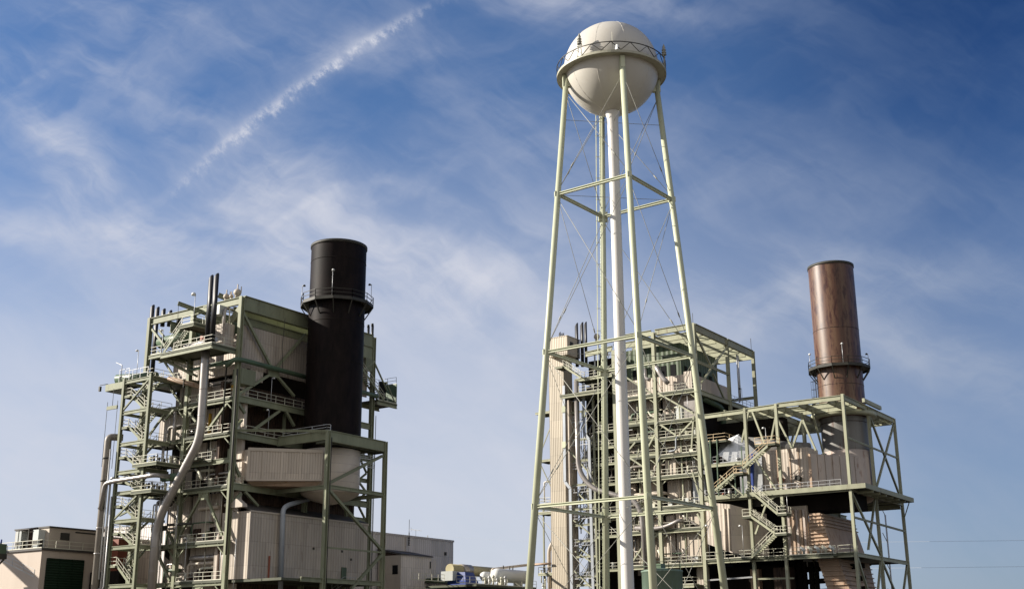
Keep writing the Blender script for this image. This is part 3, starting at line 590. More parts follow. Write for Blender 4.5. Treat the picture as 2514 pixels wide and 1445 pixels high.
for z in (a.z, a.z - 2.9): MB().bar((a.x, 149.83, z), (b.x, 149.83, z), .07, .07).build('mullion', 'louvre', lo)
a = wy(151.2, 150, 1306); b = wy(151.2, 170, 1325)
MB().box(a.x, b.x, 151.2, 151.28, b.z, a.z).build('window_grille', 'iron', t)
MB().box(a.x + 2.4, a.x + 6, 151.22, 151.28, a.z + .1, a.z + .28).build('wall_bracket', 'iron', t)
# dark doorway and canopy between the two units on the west side of the upper storey
q = wx(uc.x - .05, 77, 1330); MB().box(uc.x - .06, uc.x + .02, q.y - .7, q.y + .7, lc.z + .3, uc.z - .5).build('door', 'brown', t)
MB().hexa([(uc.x - 1.5, q.y - 1.3, uc.z - .2), (uc.x, q.y - 1.3, uc.z - .25), (uc.x, q.y + 1.3, uc.z - .25), (uc.x - 1.5, q.y + 1.3, uc.z - .2), (uc.x - 1.5, q.y - 1.3, uc.z - .1), (uc.x, q.y - 1.3, uc.z + .25), (uc.x, q.y + 1.3, uc.z + .25), (uc.x - 1.5, q.y + 1.3, uc.z - .1)]).build('canopy', 'roof', t)
for sgn in (-1.2, 1.2): MB().bar((uc.x - 1.4, q.y + sgn, lc.z + .3), (uc.x - 1.4, q.y + sgn, uc.z - .2), .1, .1).build('post', 'iron', t)
MB().railing([(lc.x - .02, 151.2, lc.z - 3.6), (lc.x - .02, 162, lc.z - .2)], 1., 3, .06).build('stair_railing', 'railg', t)
for px, lab in ((94, 'nearer grey cooling unit on the pale rendered building, beside the upper corner'), (52, 'farther grey cooling unit on the pale rendered building, left of the dark doorway')):
    c = wx(uc.x - .6, px, 1325); u = thing('cooling_unit', (c.x, c.y, lc.z + .3), lab, 'cooling unit', 'cooling units on the low roof')
    bx('cabinet', 'unit', u, uc.x - 1.1, uc.x - .02, c.y - .65, c.y + .65, lc.z + .4, lc.z + 3.)
    bx('grille', 'iron', u, uc.x - 1.13, uc.x - 1.1, c.y - .55, c.y + .55, lc.z + .9, lc.z + 1.5); bx('grille', 'iron', u, uc.x - .8, uc.x - .3, c.y - .68, c.y - .65, lc.z + .5, lc.z + 1.6)
    bx('plinth', 'conc', u, uc.x - 1.1, uc.x - .02, c.y - .6, c.y + .6, lc.z + .3, lc.z + .4)
# platform with green boxes at the picture's left edge, in front of the building
t = thing('roof_platform', (95, 160, 0), 'dark steel platform carrying green cabinets at the left edge, over the pale wall', 'platform')
a = wx(96.5, 18, 1355)
bx('deck', 'iron', t, 93.5, 96.5, a.y, a.y + 10, a.z - .9, a.z - .2); bx('cabinet', 'gpipe', t, 95., 96.4, a.y + .1, a.y + 1.6, a.z - .2, a.z + 1.1); bx('cabinet', 'unit', t, 94.6, 96.4, a.y + 2., a.y + 4, a.z - .2, a.z + 1.2)
MB().railing([(96.45, a.y, a.z - .2), (96.45, a.y + 9, a.z - .2)], 1.05).build('railing', 'railg', t); column(t, 94., a.y + 1., 0, a.z - .9, .3, .3, 'iron'); brace(t, (96.3, a.y + .3, a.z - .9), (94.2, a.y + .3, a.z - 3.2), .2, 'iron')
MB().tube([(95.6, a.y + .3, a.z + 1.1), (95.6, a.y + .3, a.z + 1.7)], .12, 8).build('pipe', 'blue', t)
S_ = Vector((math.cos(R(122)) * math.cos(R(25)), math.sin(R(122)) * math.cos(R(25)), math.sin(R(25)))) * 26
g0, g1 = wx(lc.x, -40, 1316) + S_, wx(lc.x, 118, 1462) + S_  # sloping box out of view, added to cast the slanting wall shadow
t = thing('shadow_caster', ((g0.x + g1.x) / 2, (g0.y + g1.y) / 2, 0), 'added unseen inclined box whose slanting shadow crosses the pale wall at the left edge', 'gallery')
MB().bar(g0, g1, 2.2, 2.).build('caster_box', 'tanf', t)
for f in (.15, .85): q = g0.lerp(g1, f); MB().bar((q.x, q.y, 0), (q.x, q.y, q.z - 1.4), .5, .5).build('caster_post', 'green', t)
t = thing('rooftop_vent', (112, 152, 19), 'round silver ventilator cap on the roof behind the thick left standpipe', 'ventilator'); q = wy(153, 263, 1300)
MB().lathe([(.35, q.z - 1), (.35, q.z - .2), (.62, q.z - .1), (.62, q.z + .25), (.4, q.z + .5), (.02, q.z + .6)], (q.x, 153), 20).build('cap', 'silver', t); MB().lathe([(.25, q.z - 3), (.25, q.z - .9)], (q.x, 153), 16).build('neck', 'silver', t)
t = tag(bx('red_shed', 'redrust', None, *(lambda a, b: (a.x, b.x, 147, 150, 0, a.z))(wy(147, 292, 1322), wy(147, 322, 1322))), 'red oxide shed seen through the foot of the left stair tower', 'shed')
bx('wing_wall', 'tan', bpy.data.objects['switchgear_building'], 112.2, 121, 151, 165, 0, 18)
t = tag(bx('background_shed', 'core', None, 109, 112, 143, 149.5, 0, 12.6), 'near black shed between the stair tower foot and the pale building', 'shed')  # near-black box put in to fill the dark region here

# ================================================================== middle buildings
t = thing('turbine_hall', (150, 145, 0), 'long low grey clad hall between the boiler houses, behind the beige annex', 'building')
c0 = wy(140, 1113, 1330)
bx('wall', 'grey', t, 128, c0.x, 140, 175, 0, c0.z); MB().box(127.9, c0.x + .1, 139.88, 175.1, c0.z + .004, c0.z + .35).build('roof_edge', 'grey', t)
q = wy(139.9, 1094, 1358); MB().box(q.x - .3, q.x + .3, 139.85, 139.98, q.z - .3, q.z + .3).build('wall_vent', 'iron', t)
MB().bar((167.5, 139.9, 0), (167.5, 139.9, c0.z), .25, .1).build('downpipe', 'grey', t)
t = thing('lean_to_shed', (150, 137, 0), 'narrow beige shed with a dark mono-pitch roof in front of the grey hall', 'shed')
a = wy(134.5, 985, 1361); b = wy(134.5, 1058, 1366)
bx('wall', 'grey', t, a.x, b.x, 134.5, 139.7, 0, a.z)
e = wx(a.x, 952, 1352)
MB().hexa([(a.x - .2, 134.2, a.z + .01), (b.x + .3, 134.2, a.z + .01), (b.x + .3, 139.7, a.z + 1.0), (a.x - .2, 139.7, a.z + 1.), (a.x - .2, 134.2, a.z + .22), (b.x + .3, 134.2, a.z + .22), (b.x + .3, 139.7, a.z + 1.3), (a.x - .2, 139.7, a.z + 1.3)]).build('roof', 'roof', t)
MB().quad([(a.x - .005, 134.5, a.z), (a.x - .005, 139.7, a.z), (a.x - .005, 139.7, a.z + 1.)]).build('gable', 'brown', t)
bx('wall', 'tanf', t, a.x - .04, a.x - .004, 134.55, 139.6, 0, a.z)
q = wx(a.x - .06, 970, 1397); MB().box(a.x - .08, a.x - .045, q.y - .6, q.y + .6, q.z - .75, q.z + .75).build('window', 'dark', t)
q = wy(134.45, 1059, 1386); MB().box(b.x - .32, b.x - .05, 134.44, 134.49, q.z - .6, q.z + .6).build('window', 'dark', t)
bx('porch', 'grey', t, b.x + .02, b.x + 2.4, 135.2, 139.6, 0, a.z - .1)
t = thing('low_annex', (170, 136, 0), 'low grey annex with a green canopy edge beside the beige shed', 'annex building')
a = wy(133, 1060, 1425); b = wy(133, 1195, 1430)
bx('wall', 'grey', t, a.x + 1, b.x + 2, 133, 139, 0, a.z - .3); MB().box(a.x, wy(133, 1137, 1425).x, 131.5, 139, a.z - .29, a.z + .5).build('canopy', 'dgreen', t); MB().box(a.x - .2, b.x + 2.2, 132.8, 139, a.z - .295, a.z - .2).build('roof', 'roof', t)
MB().railing([(a.x - 7, 132.4, a.z - 2.4), (a.x - 1, 132.4, a.z - 2.4)], 1.1, 1.4).build('railing', 'rail', t)
def antenna(px, py0, py1, label, y=139.5, yagi=False):
    a = wy(y, px, py0); b = wy(y, px, py1); t = thing('antenna', b, label, 'antenna')
    MB().tube([(a.x, y, b.z), (a.x, y, a.z)], .05 if not yagi else .03, 6).build('mast', 'iron', t)
    if yagi:
        mb = MB().bar((a.x - 1.6, y, a.z), (a.x + 1.6, y, a.z), .05, .05)
        for k in range(6): mb.bar((a.x - 1.4 + .5 * k, y - .5, a.z), (a.x - 1.4 + .5 * k, y + .5, a.z), .03, .03)
        mb.bar((a.x - 1.5, y, a.z - .35), (a.x - 1.1, y, a.z), .04, .04).bar((a.x - 1.5, y, a.z + .35), (a.x - 1.1, y, a.z), .04, .04); mb.build('elements', 'railg', t)
    else:
        mb = MB().tube([(a.x, y, b.z), (a.x, y, (a.z + b.z) / 2)], .1, 6)
        for k in range(4): z = b.z + .4 * k; mb.box(a.x - .18, a.x + .18, y - .1, y + .1, z, z + .12)
        mb.build('bracket', 'iron', t)
antenna(1005, 1274, 1338, 'dark whip antenna fixed to the wall top of the grey hall'); antenna(1021, 1300, 1322, 'small grid aerial on the grey hall roof, right of the whip antenna', 141, True)
# tanks and drums on the low roof between the houses
def htank(px, py, pr, y, ln, label, mat='lamp', name='horizontal_tank'):
    c = wy(y, px, py); r = pr * (c - EYE).length / F; t = thing(name, (c.x, y, c.z - r), label, 'tank')
    pts = [(c.x + k, y, c.z) for k in (0, .12 * r, .35 * r, .8 * r, ln)]; MB().tube(pts, [r * .25, r * .6, r * .85, r, r], 24).build('shell', mat, t)
    for k in (.2, .75): MB().box(c.x + ln * k, c.x + ln * k + .4, y - r * .7, y + r * .7, c.z - r * 1.5, c.z - r * .7).build('saddle', 'rail', t)
    for k in (.3, .5, .6): MB().tube([(c.x + ln * k, y, c.z + r * .9), (c.x + ln * k, y, c.z + r * 1.5)], .1, 6).build('nozzle', 'iron', t)
    return t
htank(1212, 1410, 16, 115, 9, 'larger silver horizontal tank with domed end left of the tower leg'); htank(1183, 1413, 11, 119, 8, 'smaller white capped horizontal tank behind the larger silver tank')
t = thing('storage_drum', (170, 123, 12), 'khaki horizontal drum behind the blue cover, right of the grey hall', 'drum')
q = wy(123, 1140, 1391); MB().tube([(q.x - 4, 123, q.z - .5), (q.x + 8, 123, q.z - .5)], .85, 18).build('shell', 'khaki', t); MB().tube([(q.x - 1.2, 122.9, q.z - .45), (q.x + 1.4, 122.9, q.z - .45)], 0.9, 18).build('band', 'silver', t); bx('saddle', 'unit', t, q.x - 5, q.x - 2.6, 121.6, 124, q.z - 2.4, q.z - .9)
t = thing('blue_bin', (182, 120, 12), 'blue covered container behind railings right of the grey hall', 'container'); a = wy(119.5, 1143, 1402); b = wy(119.5, 1172, 1425)
MB().hexa([(a.x, 119.5, b.z), (b.x, 119.5, b.z), (b.x, 123, b.z), (a.x, 123, b.z), (a.x + .5, 120, a.z), (b.x - .4, 120, a.z), (b.x - .4, 122.5, a.z), (a.x + .5, 122.5, a.z)]).build('cover', 'blue', t); bx('body', 'blue', t, a.x - .1, b.x + .1, 119.4, 123.1, b.z - 2, b.z - .003)
t = thing('service_deck', (175, 114, 0), 'steel service deck with pale railings under the silver horizontal tanks', 'platform'); a = wy(112, 1198, 1434); b = wy(112, 1300, 1434)
slab(t, a.x - 3, b.x + 2, 112, 122, a.z, .12); rail(t, [(a.x - 8, 112, a.z), (b.x + 2, 112, a.z)]); rail(t, [(a.x - 10, 119, a.z + .6), (a.x - 2, 119, a.z + .6)])
for k in range(6): MB().tube([(a.x + .6 + 1.1 * k, 113, a.z), (a.x + .6 + 1.1 * k, 113, a.z + .8 + .2 * (k % 3))], .16, 8).sphere((a.x + .6 + 1.1 * k, 113, a.z + 1. + .2 * (k % 3)), .24, 8).build('valve', 'railg' if k % 2 else 'rail', t)
for x in (a.x, b.x): column(t, x, 114, 0, a.z - .35, .3, .3)
tag(pipe(None, [wy(116, 1208, 1410), wy(116, 1208, 1396), wy(116, 1290, 1386), wy(114, 1352, 1382)], .22, 'tanf', 'header_pipe'), 'long pinkish pipe running from the silver tanks to the cream lift tower', 'pipe')

# ================================================================== RIGHT BOILER HOUSE
GR[0] = 'pgreen'
XR = 172.6
RB = thing('boiler_house', (185, 95, 0), 'pale green steel framed boiler house behind the water tower, many beige panels', 'boiler house', 'boiler houses of the power plant')
RC = [(83.7, 52.9), (91.2, 52.5), (98.9, 50.5)]
for y, zt in RC: column(RB, XR, y, 0, zt, .55, .65)
column(RB, XR + .3, 103.4, 0, 45.5, .3, .35); column(RB, XR + .3, 108.3, 0, 45, .3, .3)
for x in (185.2, 196.2): column(RB, x, 83.7, 42 if x > 190 else 0, 52.9, .5, .6)
column(RB, 196.2, 91.2, 30, 52.9); column(RB, 196.2, 98.9, 30, 52.9)
RF = [14.5, 19.9, 23.5, 28.4, 31.8, 34.6, 37.3, 42.]
for z in RF:
    beam(RB, (XR - .05, 84.05, z - .3), (XR - .05, 90.85, z - .3), .3, .6); beam(RB, (XR - .05, 91.55, z - .35 + (.7 if 30 < z < 40 else 0)), (XR - .05, 98.6, z - .35 + (.7 if 30 < z < 40 else 0)), .3, .6)
    if z < 35: beam(RB, (XR + .2, 99.2, z - .5), (XR + .2, 103.2, z - .5), .25, .45)
for z in (12., 13.4, 16.6, 19.2, 21.8, 24.4, 28.5, 32.6, 36.2, 41): beam(RB, (XR + .3, 103.6, z - .2), (XR + .3, 109.3, z - .2), .2, .36)
# top frame
for (y0, y1) in ((84.05, 90.85), (91.55, 98.55)): beam(RB, (XR, y0, 52.45), (XR, y1, 52.45), .4, 1., name='girder')
beam(RB, (XR, 99.2, 50.9), (XR, 104.5, 50.6), .4, .9, name='girder')
beam(RB, (XR + .35, 83.7, 52.3), (184.9, 83.7, 52.3), .45, 1.3, name='girder'); beam(RB, (185.5, 83.7, 52.3), (195.9, 83.7, 52.3), .45, 1.3, name='girder')
for x in (175.5, 178.6, 181.6, 184.6, 187.7, 190.7, 193.6, 196.2): beam(RB, (x, 84., 51.9), (x, 98.6, 51.9), .35, 1.05 if x != 184.6 else 1.5)
for y in (88.2, 92.6): beam(RB, (XR + .4, y, 52.6), (196, y, 52.6), .25, .35)
for x0, x1, y0, y1 in ((175.5, 178.6, 84, 88), (181.6, 178.6, 84, 88), (181.6, 184.6, 88, 84), (187.7, 190.7, 84, 88), (193.6, 190.7, 84, 88), (175.5, 178.6, 92, 88)): MB().bar((x0, y0, 52.7), (x1, y1, 52.7), .16, .16).build('brace', 'pgreen', RB)
brace(RB, (XR + .4, 83.7, 51.4), (178.3, 83.7, 46.9), .3); brace(RB, (184.9, 83.7, 51.2), (179, 83.7, 46.9), .3); beam(RB, (XR + .4, 83.7, 46.6), (184.9, 83.7, 46.6), .3, .4); brace(RB, (178.3, 83.7, 46.2), (174.6, 83.7, 43.3), .28); brace(RB, (180.6, 84.4, 46), (184.6, 84.4, 42.2), .3)
beam(RB, (196.2, 84.1, 44.4), (196.2, 90.9, 44.4), .3, .5)
# penthouse of dark green sheeting
bx('penthouse_wall', 'dgreen', RB, 176.8, 190.5, 88.4, 99.5, 44.6, 51.2)
for x in (178, 179.6, 181.4, 183.3, 185.4, 187.5): MB().box(x, x + .9, 88.3, 88.38, 44.8, 47.4).build('window', 'dark', RB)
for y in (89.4, 91.2, 93., 94.8, 96.6): MB().box(176.72, 176.78, y, y + 1, 45, 47.6).build('window', 'dark', RB)
bx('wall_panel', 'tan', RB, 174.9, 190, 85.6, 91, 42.1, 45.2); bx('wall_panel', 'tan', RB, 175.1, 177, 91.3, 98.5, 42.1, 45.4)
pipe(RB, [(191.2, 84.6, 51.4), (191.2, 84.6, 42.8)], .14, 'railg'); pipe(RB, [(191.8, 84.6, 51.4), (191.8, 84.6, 43.4)], .1, 'railg')
# the big platform level at z = 42 with its south edge
beam(RB, (XR + .35, 83.7, 41.6), (184.9, 83.7, 41.6), .35, .8); beam(RB, (185.5, 83.7, 41.6), (197, 83.7, 41.6), .35, .8)
slab(RB, XR - .2, 197, 83.9, 91, 42.05, .1); slab(RB, XR - .2, 175, 91, 98.8, 42.05, .1)
rail(RB, [(XR - .15, 98.6, 42.05), (XR - .15, 84., 42.05), (XR + .3, 83.75, 42.05), (174.5, 83.75, 42.05)]); rail(RB, [(185.6, 83.7, 42.05), (197, 83.7, 42.05)], mat='railg')
# core and casing
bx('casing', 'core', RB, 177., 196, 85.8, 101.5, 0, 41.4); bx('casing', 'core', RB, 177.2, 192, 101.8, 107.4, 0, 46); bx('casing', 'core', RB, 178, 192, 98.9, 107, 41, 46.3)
for (z0, z1, segs) in (
    (0, 14., [(84.3, 86.2), (89, 93.)]), (14.6, 19.4, [(84.2, 98.6)]), (19.95, 23, [(84.2, 90.6), (92., 98.6)]), (23.6, 27.9, [(86.6, 90.7), (91.8, 95.6), (96.6, 98.7)]), (28.5, 31.3, [(84.4, 87.4), (88.2, 90.9), (91.6, 95.4), (96.2, 98.6)]),
    (31.9, 34.2, [(85.4, 90.8), (91.6, 98.4)]), (34.7, 36.9, [(84.4, 90.7), (91.6, 96.), (96.6, 98.6)]), (37.4, 41.4, [(84.4, 90.9), (91.6, 98.6)])):
    for (a, b) in segs: panel(RB, 174.5, a, b, z0, z1 + (.5 if z1 > 40 else -.02), 'tan', .6)
bx('wall_panel', 'tanf', RB, 173.7, 175, 84.4, 89., 15.6, 22.6); bx('wall_panel', 'tan', RB, 173.9, 175, 89.4, 90.9, 15.6, 22.6); bx('wall_panel', 'tan', RB, 174, 175, 85.2, 86.6, 42.2, 45.4)
bx('wall_panel', 'tanf', RB, 173.2, 174.8, 88.4, 90.3, 28.5, 31.2); bx('wall_panel', 'silver', RB, 173.6, 175.2, 84.3, 86.6, 37.5, 40.4); bx('wall_panel', 'unit', RB, 173.8, 175.4, 86.9, 88.2, 37.5, 39.8)
bx('wall_panel', 'duct', RB, 174.6, 177, 84., 86.2, 23.6, 29)
# floors on the west side
for i, z in enumerate(RF[:-1]):
    slab(RB, XR - .2, 175.4, 84.1, 98.7, z, .08); rail(RB, [(XR - .14, 98.5, z), (XR - .14, 84.2, z)])
    slab(RB, XR + .2, 176, 99., 103.2, z - .4, .08); rail(RB, [(XR + .2, 103.2, z - .4), (XR + .2, 99.1, z - .4)], step=1.3)
# clutter along the storeys: small equipment, valves, pipe drops (placed by a fixed seed)
for i, z in enumerate(RF[:-1]):
    for k in range(9):
        y = rnd.uniform(84.6, 103); kind = rnd.random(); x = rnd.uniform(173.2, 174.8)
        if kind < .4:
            w_, h_ = rnd.uniform(.3, 1.), rnd.uniform(.5, 1.7); bx('junction_box', rnd.choice(['tanf', 'unit', 'rail', 'pgreen', 'redrust']), RB, x, x + .5, y, y + w_, z + .05, z + h_)
        elif kind < .7: MB().tube([(x, y, z), (x, y, z + rnd.uniform(.8, 1.8)), (x + .8, y, z + 1.9)], rnd.uniform(.07, .2), 8).sphere((x, y, z + .6), .26, 8).build('valve', rnd.choice(['rail', 'railg', 'silver', 'tanf']), RB)
        else: MB().tube([(x, y, z + 2.3), (x, y + rnd.uniform(1.5, 5), z + 2.3), (x + 1.6, y + 1.2, z + 2.3)], rnd.uniform(.06, .16), 8).build('pipe', rnd.choice(['rail', 'tanf', 'silver', 'iron']), RB)
for k in range(26):
    y = rnd.uniform(99.4, 108.8); z = rnd.uniform(9, 39); x = rnd.uniform(174, 177)
    if k % 2: MB().tube([(x, y, z), (x, y, z + rnd.uniform(2, 6))], rnd.uniform(.08, .22), 8).sphere((x, y, z + 1), .3, 8).build('valve', rnd.choice(['rail', 'railg', 'silver', 'iron']), RB)
    else: MB().box(x, x + .6, y, y + rnd.uniform(.4, 1.3), z, z + rnd.uniform(.6, 1.8)).build('junction_box', rnd.choice(['tanf', 'unit', 'brown', 'pgreen']), RB)
# thin coil pipes on the lower panels
mb = MB()
for k in range(4): r_ = .3 + .35 * k; q = wx(173.6, 1549, 1280); mb.tube([(173.6, q.y - r_ * .6, q.z - 1.5), (173.6, q.y - r_ * .6, q.z + r_), (173.6, q.y + r_ * .6, q.z + r_), (173.6, q.y + r_ * .6, q.z - r_), (173.6, q.y - .1, q.z - r_)], .06, 6)
mb.build('coil_pipe', 'rail', RB)
for k in range(12): y = 93 + k * .55; MB().tube([(174.2, y, 15.4), (174.2, y, 19.1 + .2 * (k % 3))], .08 + .03 * (k % 3), 6).build('pipe', 'railg' if k % 2 else 'tanf', RB)
# braces
for a, b in (((1616, 965), (1702, 1014)), ((1622, 1042), (1660, 1068)), ((1703, 1030), (1668, 1066)), ((1530, 921), (1600, 966)), ((1610, 1063), (1590, 1100)), ((1545, 1122), (1606, 1163)), ((1700, 1158), (1722, 1230)), ((1703, 1020), (1698, 1100)), ((1712, 1260), (1725, 1285)), ((1560, 1085), (1541, 1108)), ((1555, 1375), (1575, 1345)), ((1604, 1320), (1640, 1295))): brace(RB, wx(XR - .1, *a), wx(XR - .1, *b), .26)
for a, b in (((1395, 1102), (1448, 1162)), ((1408, 1276), (1450, 1310)), ((1412, 1352), (1455, 1380)), ((1410, 1400), (1456, 1444)), ((1420, 1210), (1448, 1240)), ((1416, 1340), (1450, 1365))): brace(RB, wx(XR, *a), wx(XR, *b), .2)
for k, (z0, z1) in enumerate(((12, 16.6), (16.6, 21.8), (21.8, 26), (26, 31), (31, 36))): stair(RB, (174.2 + .2 * (k % 2), 104.2, z1), (174.2, 108., z0 - .01), (1, 0, 0)) if 0 else stair(RB, (174.2, 108., z0), (174.2, 104.2, z1), (1, 0, 0), rmat='railg')
# upper left platform and stair
slab(RB, 170.4, 176, 100.2, 108.6, 43.6, .12); beam(RB, (170.5, 100.4, 43.2), (170.5, 108.5, 43.2), .25, .6); beam(RB, (170.5, 100.4, 43.2), (172.4, 100.4, 43.2), .25, .5)
a = wx(170.6, 1426, 927); b = wx(170.6, 1382, 898)
stair(RB, a, b, (1.1, 0, 0)); slab(RB, 170.4, 172.4, b.y, b.y + 1.5, b.z, .12); beam(RB, (170.4, b.y, b.z - .2), (170.4, b.y + 1.5, b.z - .2), .15, .35)
rail(RB, [(170.6, 104.8, 43.6), (170.6, 100.4, 43.6), (172.4, 100.4, 43.6)])
slab(RB, 172, 178, 99, 106.5, 46.4, .12); beam(RB, (172, 99, 46.1), (172, 106.5, 46.1), .25, .5); rail(RB, [(172.1, 106.2, 46.4), (172.1, 99.2, 46.4)])
bx('junction_box', 'core', RB, 176, 184, 99.8, 106, 46.6, 50.2); pipe(RB, [(174, 103.5, 46.5), (174, 103.5, 51.5)], .14, 'railg')
for k in range(6): MB().tube([(174 + .4 * k, 101 + .5 * k, 50.2), (174 + .4 * k, 101 + .5 * k, 51.2 + .3 * (k % 2))], .22, 8).build('safety_valve', 'iron' if k % 2 else 'tanf', RB)
q = wx(176, 1465, 826); MB().sphere(q, .55, 10).tube([q - UP * 1.2, q], .3, 8).build('safety_valve', 'tanf', RB)
for k, (px, py) in enumerate(((1384, 940), (1436, 1000))): pass
# bay left of the frame post: window slits of sky are left open; ladders
for k in range(3): MB().bar(wx(XR + 1, 1440 + 2 * k, 1110), wx(XR + 1, 1446 + 2 * k, 1440), .1, .1).build('pipe', 'railg', RB)
# pipes
tag(pipe(None, [wx(171.4, 1415, 935), wx(171.4, 1420, 1155), wx(171.4, 1452, 1198), wx(171.4, 1560, 1228), wx(171.4, 1576, 1262), wx(171.4, 1587, 1400)], .42, 'silver', 'steam_pipe', 3.2, 16), 'slim silver lagged pipe winding behind the water tower legs on the right boiler house', 'pipe')
tag(pipe(None, [wx(172, 1560, 1295), wx(172, 1610, 1297), wx(172, 1638, 1291), wx(172, 1668, 1276), wx(173.4, 1680, 1279), wx(174.5, 1683, 1290)], .32, 'silver', 'exhaust_pipe', 1.4, 14), 'silver pipe with a rusty elbow against the beige lower panels of the right boiler house', 'pipe')
for pts, lab in (([(1384, 946), (1387, 1182), (1400, 1198), (1404, 1470)], 'left grey cable tray next to the cream lift tower'), ([(1432, 940), (1434, 1062), (1446, 1078), (1457, 1470)], 'right grey cable tray beside the thin post of the right boiler house')):
    t = thing('cable_tray', wx(171.9, *pts[-1]), lab, 'cable tray', 'vertical cable trays on the right boiler house'); mb = MB()
    P = [wx(171.9, *p) for p in pts]
    for p, q in zip(P, P[1:]): mb.bar(p, q, .5, .16, (1, 0, 0))
    mb.build('tray', 'tray', t)
    for fz in (.25, .62): q = P[0].lerp(P[1], fz); MB().box(171.7, 171.8, q.y - .35, q.y + .35, q.z - .55, q.z + .55).build('cover_box', 'legs', t)
tag(pipe(None, [wx(172.2, 1640, 940), wx(172.2, 1625, 925), wx(172.2, 1613, 903), wx(174, 1606, 895)], .4, 'silver', 'relief_pipe', 1.), 'silver relief pipe slanting above the top walkway of the right boiler house', 'pipe')
tag(pipe(None, [wx(172.2, 1583, 905), wx(172.2, 1585, 928), wx(172.2, 1596, 932)], .3, 'silver', 'relief_pipe', 1.), 'short curved silver pipe left of the slanting relief pipe', 'pipe')
tag(pipe(None, [wx(172, 1642, 1107), wx(172, 1660, 1105), wx(172, 1659, 1074), wx(173, 1668, 1070), wx(174, 1676, 1070)], .12, 'tray', 'hooked_pipe', .8), 'thin pale hooked pipe beside the white panel of the right boiler house', 'pipe')
tag(MB().tube([(176.2, 84.6, 41.2), (183, 84.6, 40.8), (184.8, 84.8, 39.6), (185, 85, 36.2)], .55, 14, 1.6).build('drain_pipe', 'gpipe'), 'dark green fat pipe bending down under the open top frame', 'pipe')
# conduits, posts, knee braces and hangers that crowd the storeys
for k in range(46):
    y = rnd.uniform(84.4, 98.4); i = rnd.randrange(len(RF) - 1); z = RF[i]; zt_ = RF[min(len(RF) - 1, i + rnd.choice((1, 1, 2)))]; x = rnd.uniform(172.9, 174.3)
    MB().tube([(x, y, z), (x, y, zt_ - .1)], rnd.choice((.04, .05, .07, .1)), 6).build('conduit', rnd.choice(['rail', 'railg', 'iron', 'tanf', 'pgreen']), RB)
for z0, z1 in zip(RF, RF[1:]):
    for y in (87.4, 95.2):
        MB().ibar((XR + .9, y, z0), (XR + .9, y, z1 - .35), .2, .22, (1, 0, 0), .05).build('post', 'pgreen', RB)
    for y, d_ in ((84.1, 1.1), (90.8, -1.1), (91.6, 1.1), (98.5, -1.1)): MB().bar((XR + .1, y, z1 - 1.4), (XR + .1, y + d_, z1 - .5), .14, .14).build('knee_brace', 'pgreen', RB)
    beam(RB, (XR + 1.3, 84., z1 - .3), (XR + 1.3, 98.6, z1 - .3), .2, .4)
    for y in (85.6, 88., 93., 96.4): MB().bar((XR - .2, y, z1 - .22), (XR + 2., y, z1 - .22), .12, .24).build('joist', 'pgreen', RB)
for k in range(30):
    y = rnd.uniform(84.6, 98); z = rnd.choice(RF[:-1]); w_ = rnd.uniform(.3, 1.3); h_ = rnd.uniform(.4, 1.5); MB().box(173.7, 174.3, y, y + w_, z + .02, z + h_).build('equipment_box', rnd.choice(['tanf', 'unit', 'pgreen', 'brown', 'rail', 'lag']), RB)
for k in range(16):
    y = rnd.uniform(84.6, 97); z = rnd.choice(RF[:-1]); MB().tube([(174.2, y, z + .4), (173.6, y, z + .4), (173.6, y + rnd.uniform(.6, 2.5), z + 1.5), (173.6, y + 2.6, z + 2.4)], rnd.uniform(.08, .24), 8, .4).build('duct', rnd.choice(['silver', 'lag', 'rail', 'ribbed']), RB)
for k in range(12):
    y = rnd.uniform(84.6, 98); z = rnd.choice(RF[1:]); MB().box(172.8, 173., y, y + 1.3, z - .75, z - .62).build('strip_lamp', 'lamp', RB)
for z in (12.8, 18.2, 22.6, 27, 31, 35, 39): rail(RB, [(172.7, 108.4, z), (172.7, 104.4, z), (176, 104.4, z)], 'railg', step=1.)
for k in range(18):
    y = rnd.uniform(103.8, 108.6); z = rnd.uniform(10, 36); MB().tube([(173.4, y, z), (173.4, y, z + rnd.uniform(3, 8)), (176, y, z + 8)], rnd.choice((.05, .08, .13)), 6, .3).build('conduit', rnd.choice(['railg', 'iron', 'rail', 'silver']), RB)
for k in range(34):
    y = rnd.uniform(120.5, 138.6); i = rnd.randrange(len(LF) - 1); z = LF[i]; x = rnd.uniform(108.2, 109.4)
    MB().tube([(x, y, z), (x, y, LF[i + 1] - .1)], rnd.choice((.04, .05, .07, .1)), 6).build('conduit', rnd.choice(['rail', 'railg', 'iron', 'tanf']), LB)
for k in range(22):
    y = rnd.uniform(120.8, 129); z = rnd.choice(LF); w_ = rnd.uniform(.3, 1.1); h_ = rnd.uniform(.5, 1.6); MB().box(108.9, 109.5, y, y + w_, z, z + h_).build('equipment_box', rnd.choice(['tanf', 'unit', 'green', 'brown', 'rail']), LB)
for z in LF:
    for y, d_ in ((120.4, 1.2), (129.3, -1.2), (130.2, 1.1)): MB().bar((XW - .1, y, z - 1.8), (XW - .1, y + d_, z - .75), .15, .15).build('knee_brace', 'green', LB)
    for y in (121.5, 124, 126.4, 128.4, 131.4, 133.6, 136): MB().bar((XW - .3, y, z - .24), (110, y, z - .24), .12, .26).build('joist', 'green', LB)
for x, z in ((110.4, 34.2), (113, 34.2), (116, 34.2), (110.6, 29.3), (113.4, 29.3)): MB().bar((x, 120.3, z), (x, 123.4, z), .14, .3).build('joist', 'green', LB)
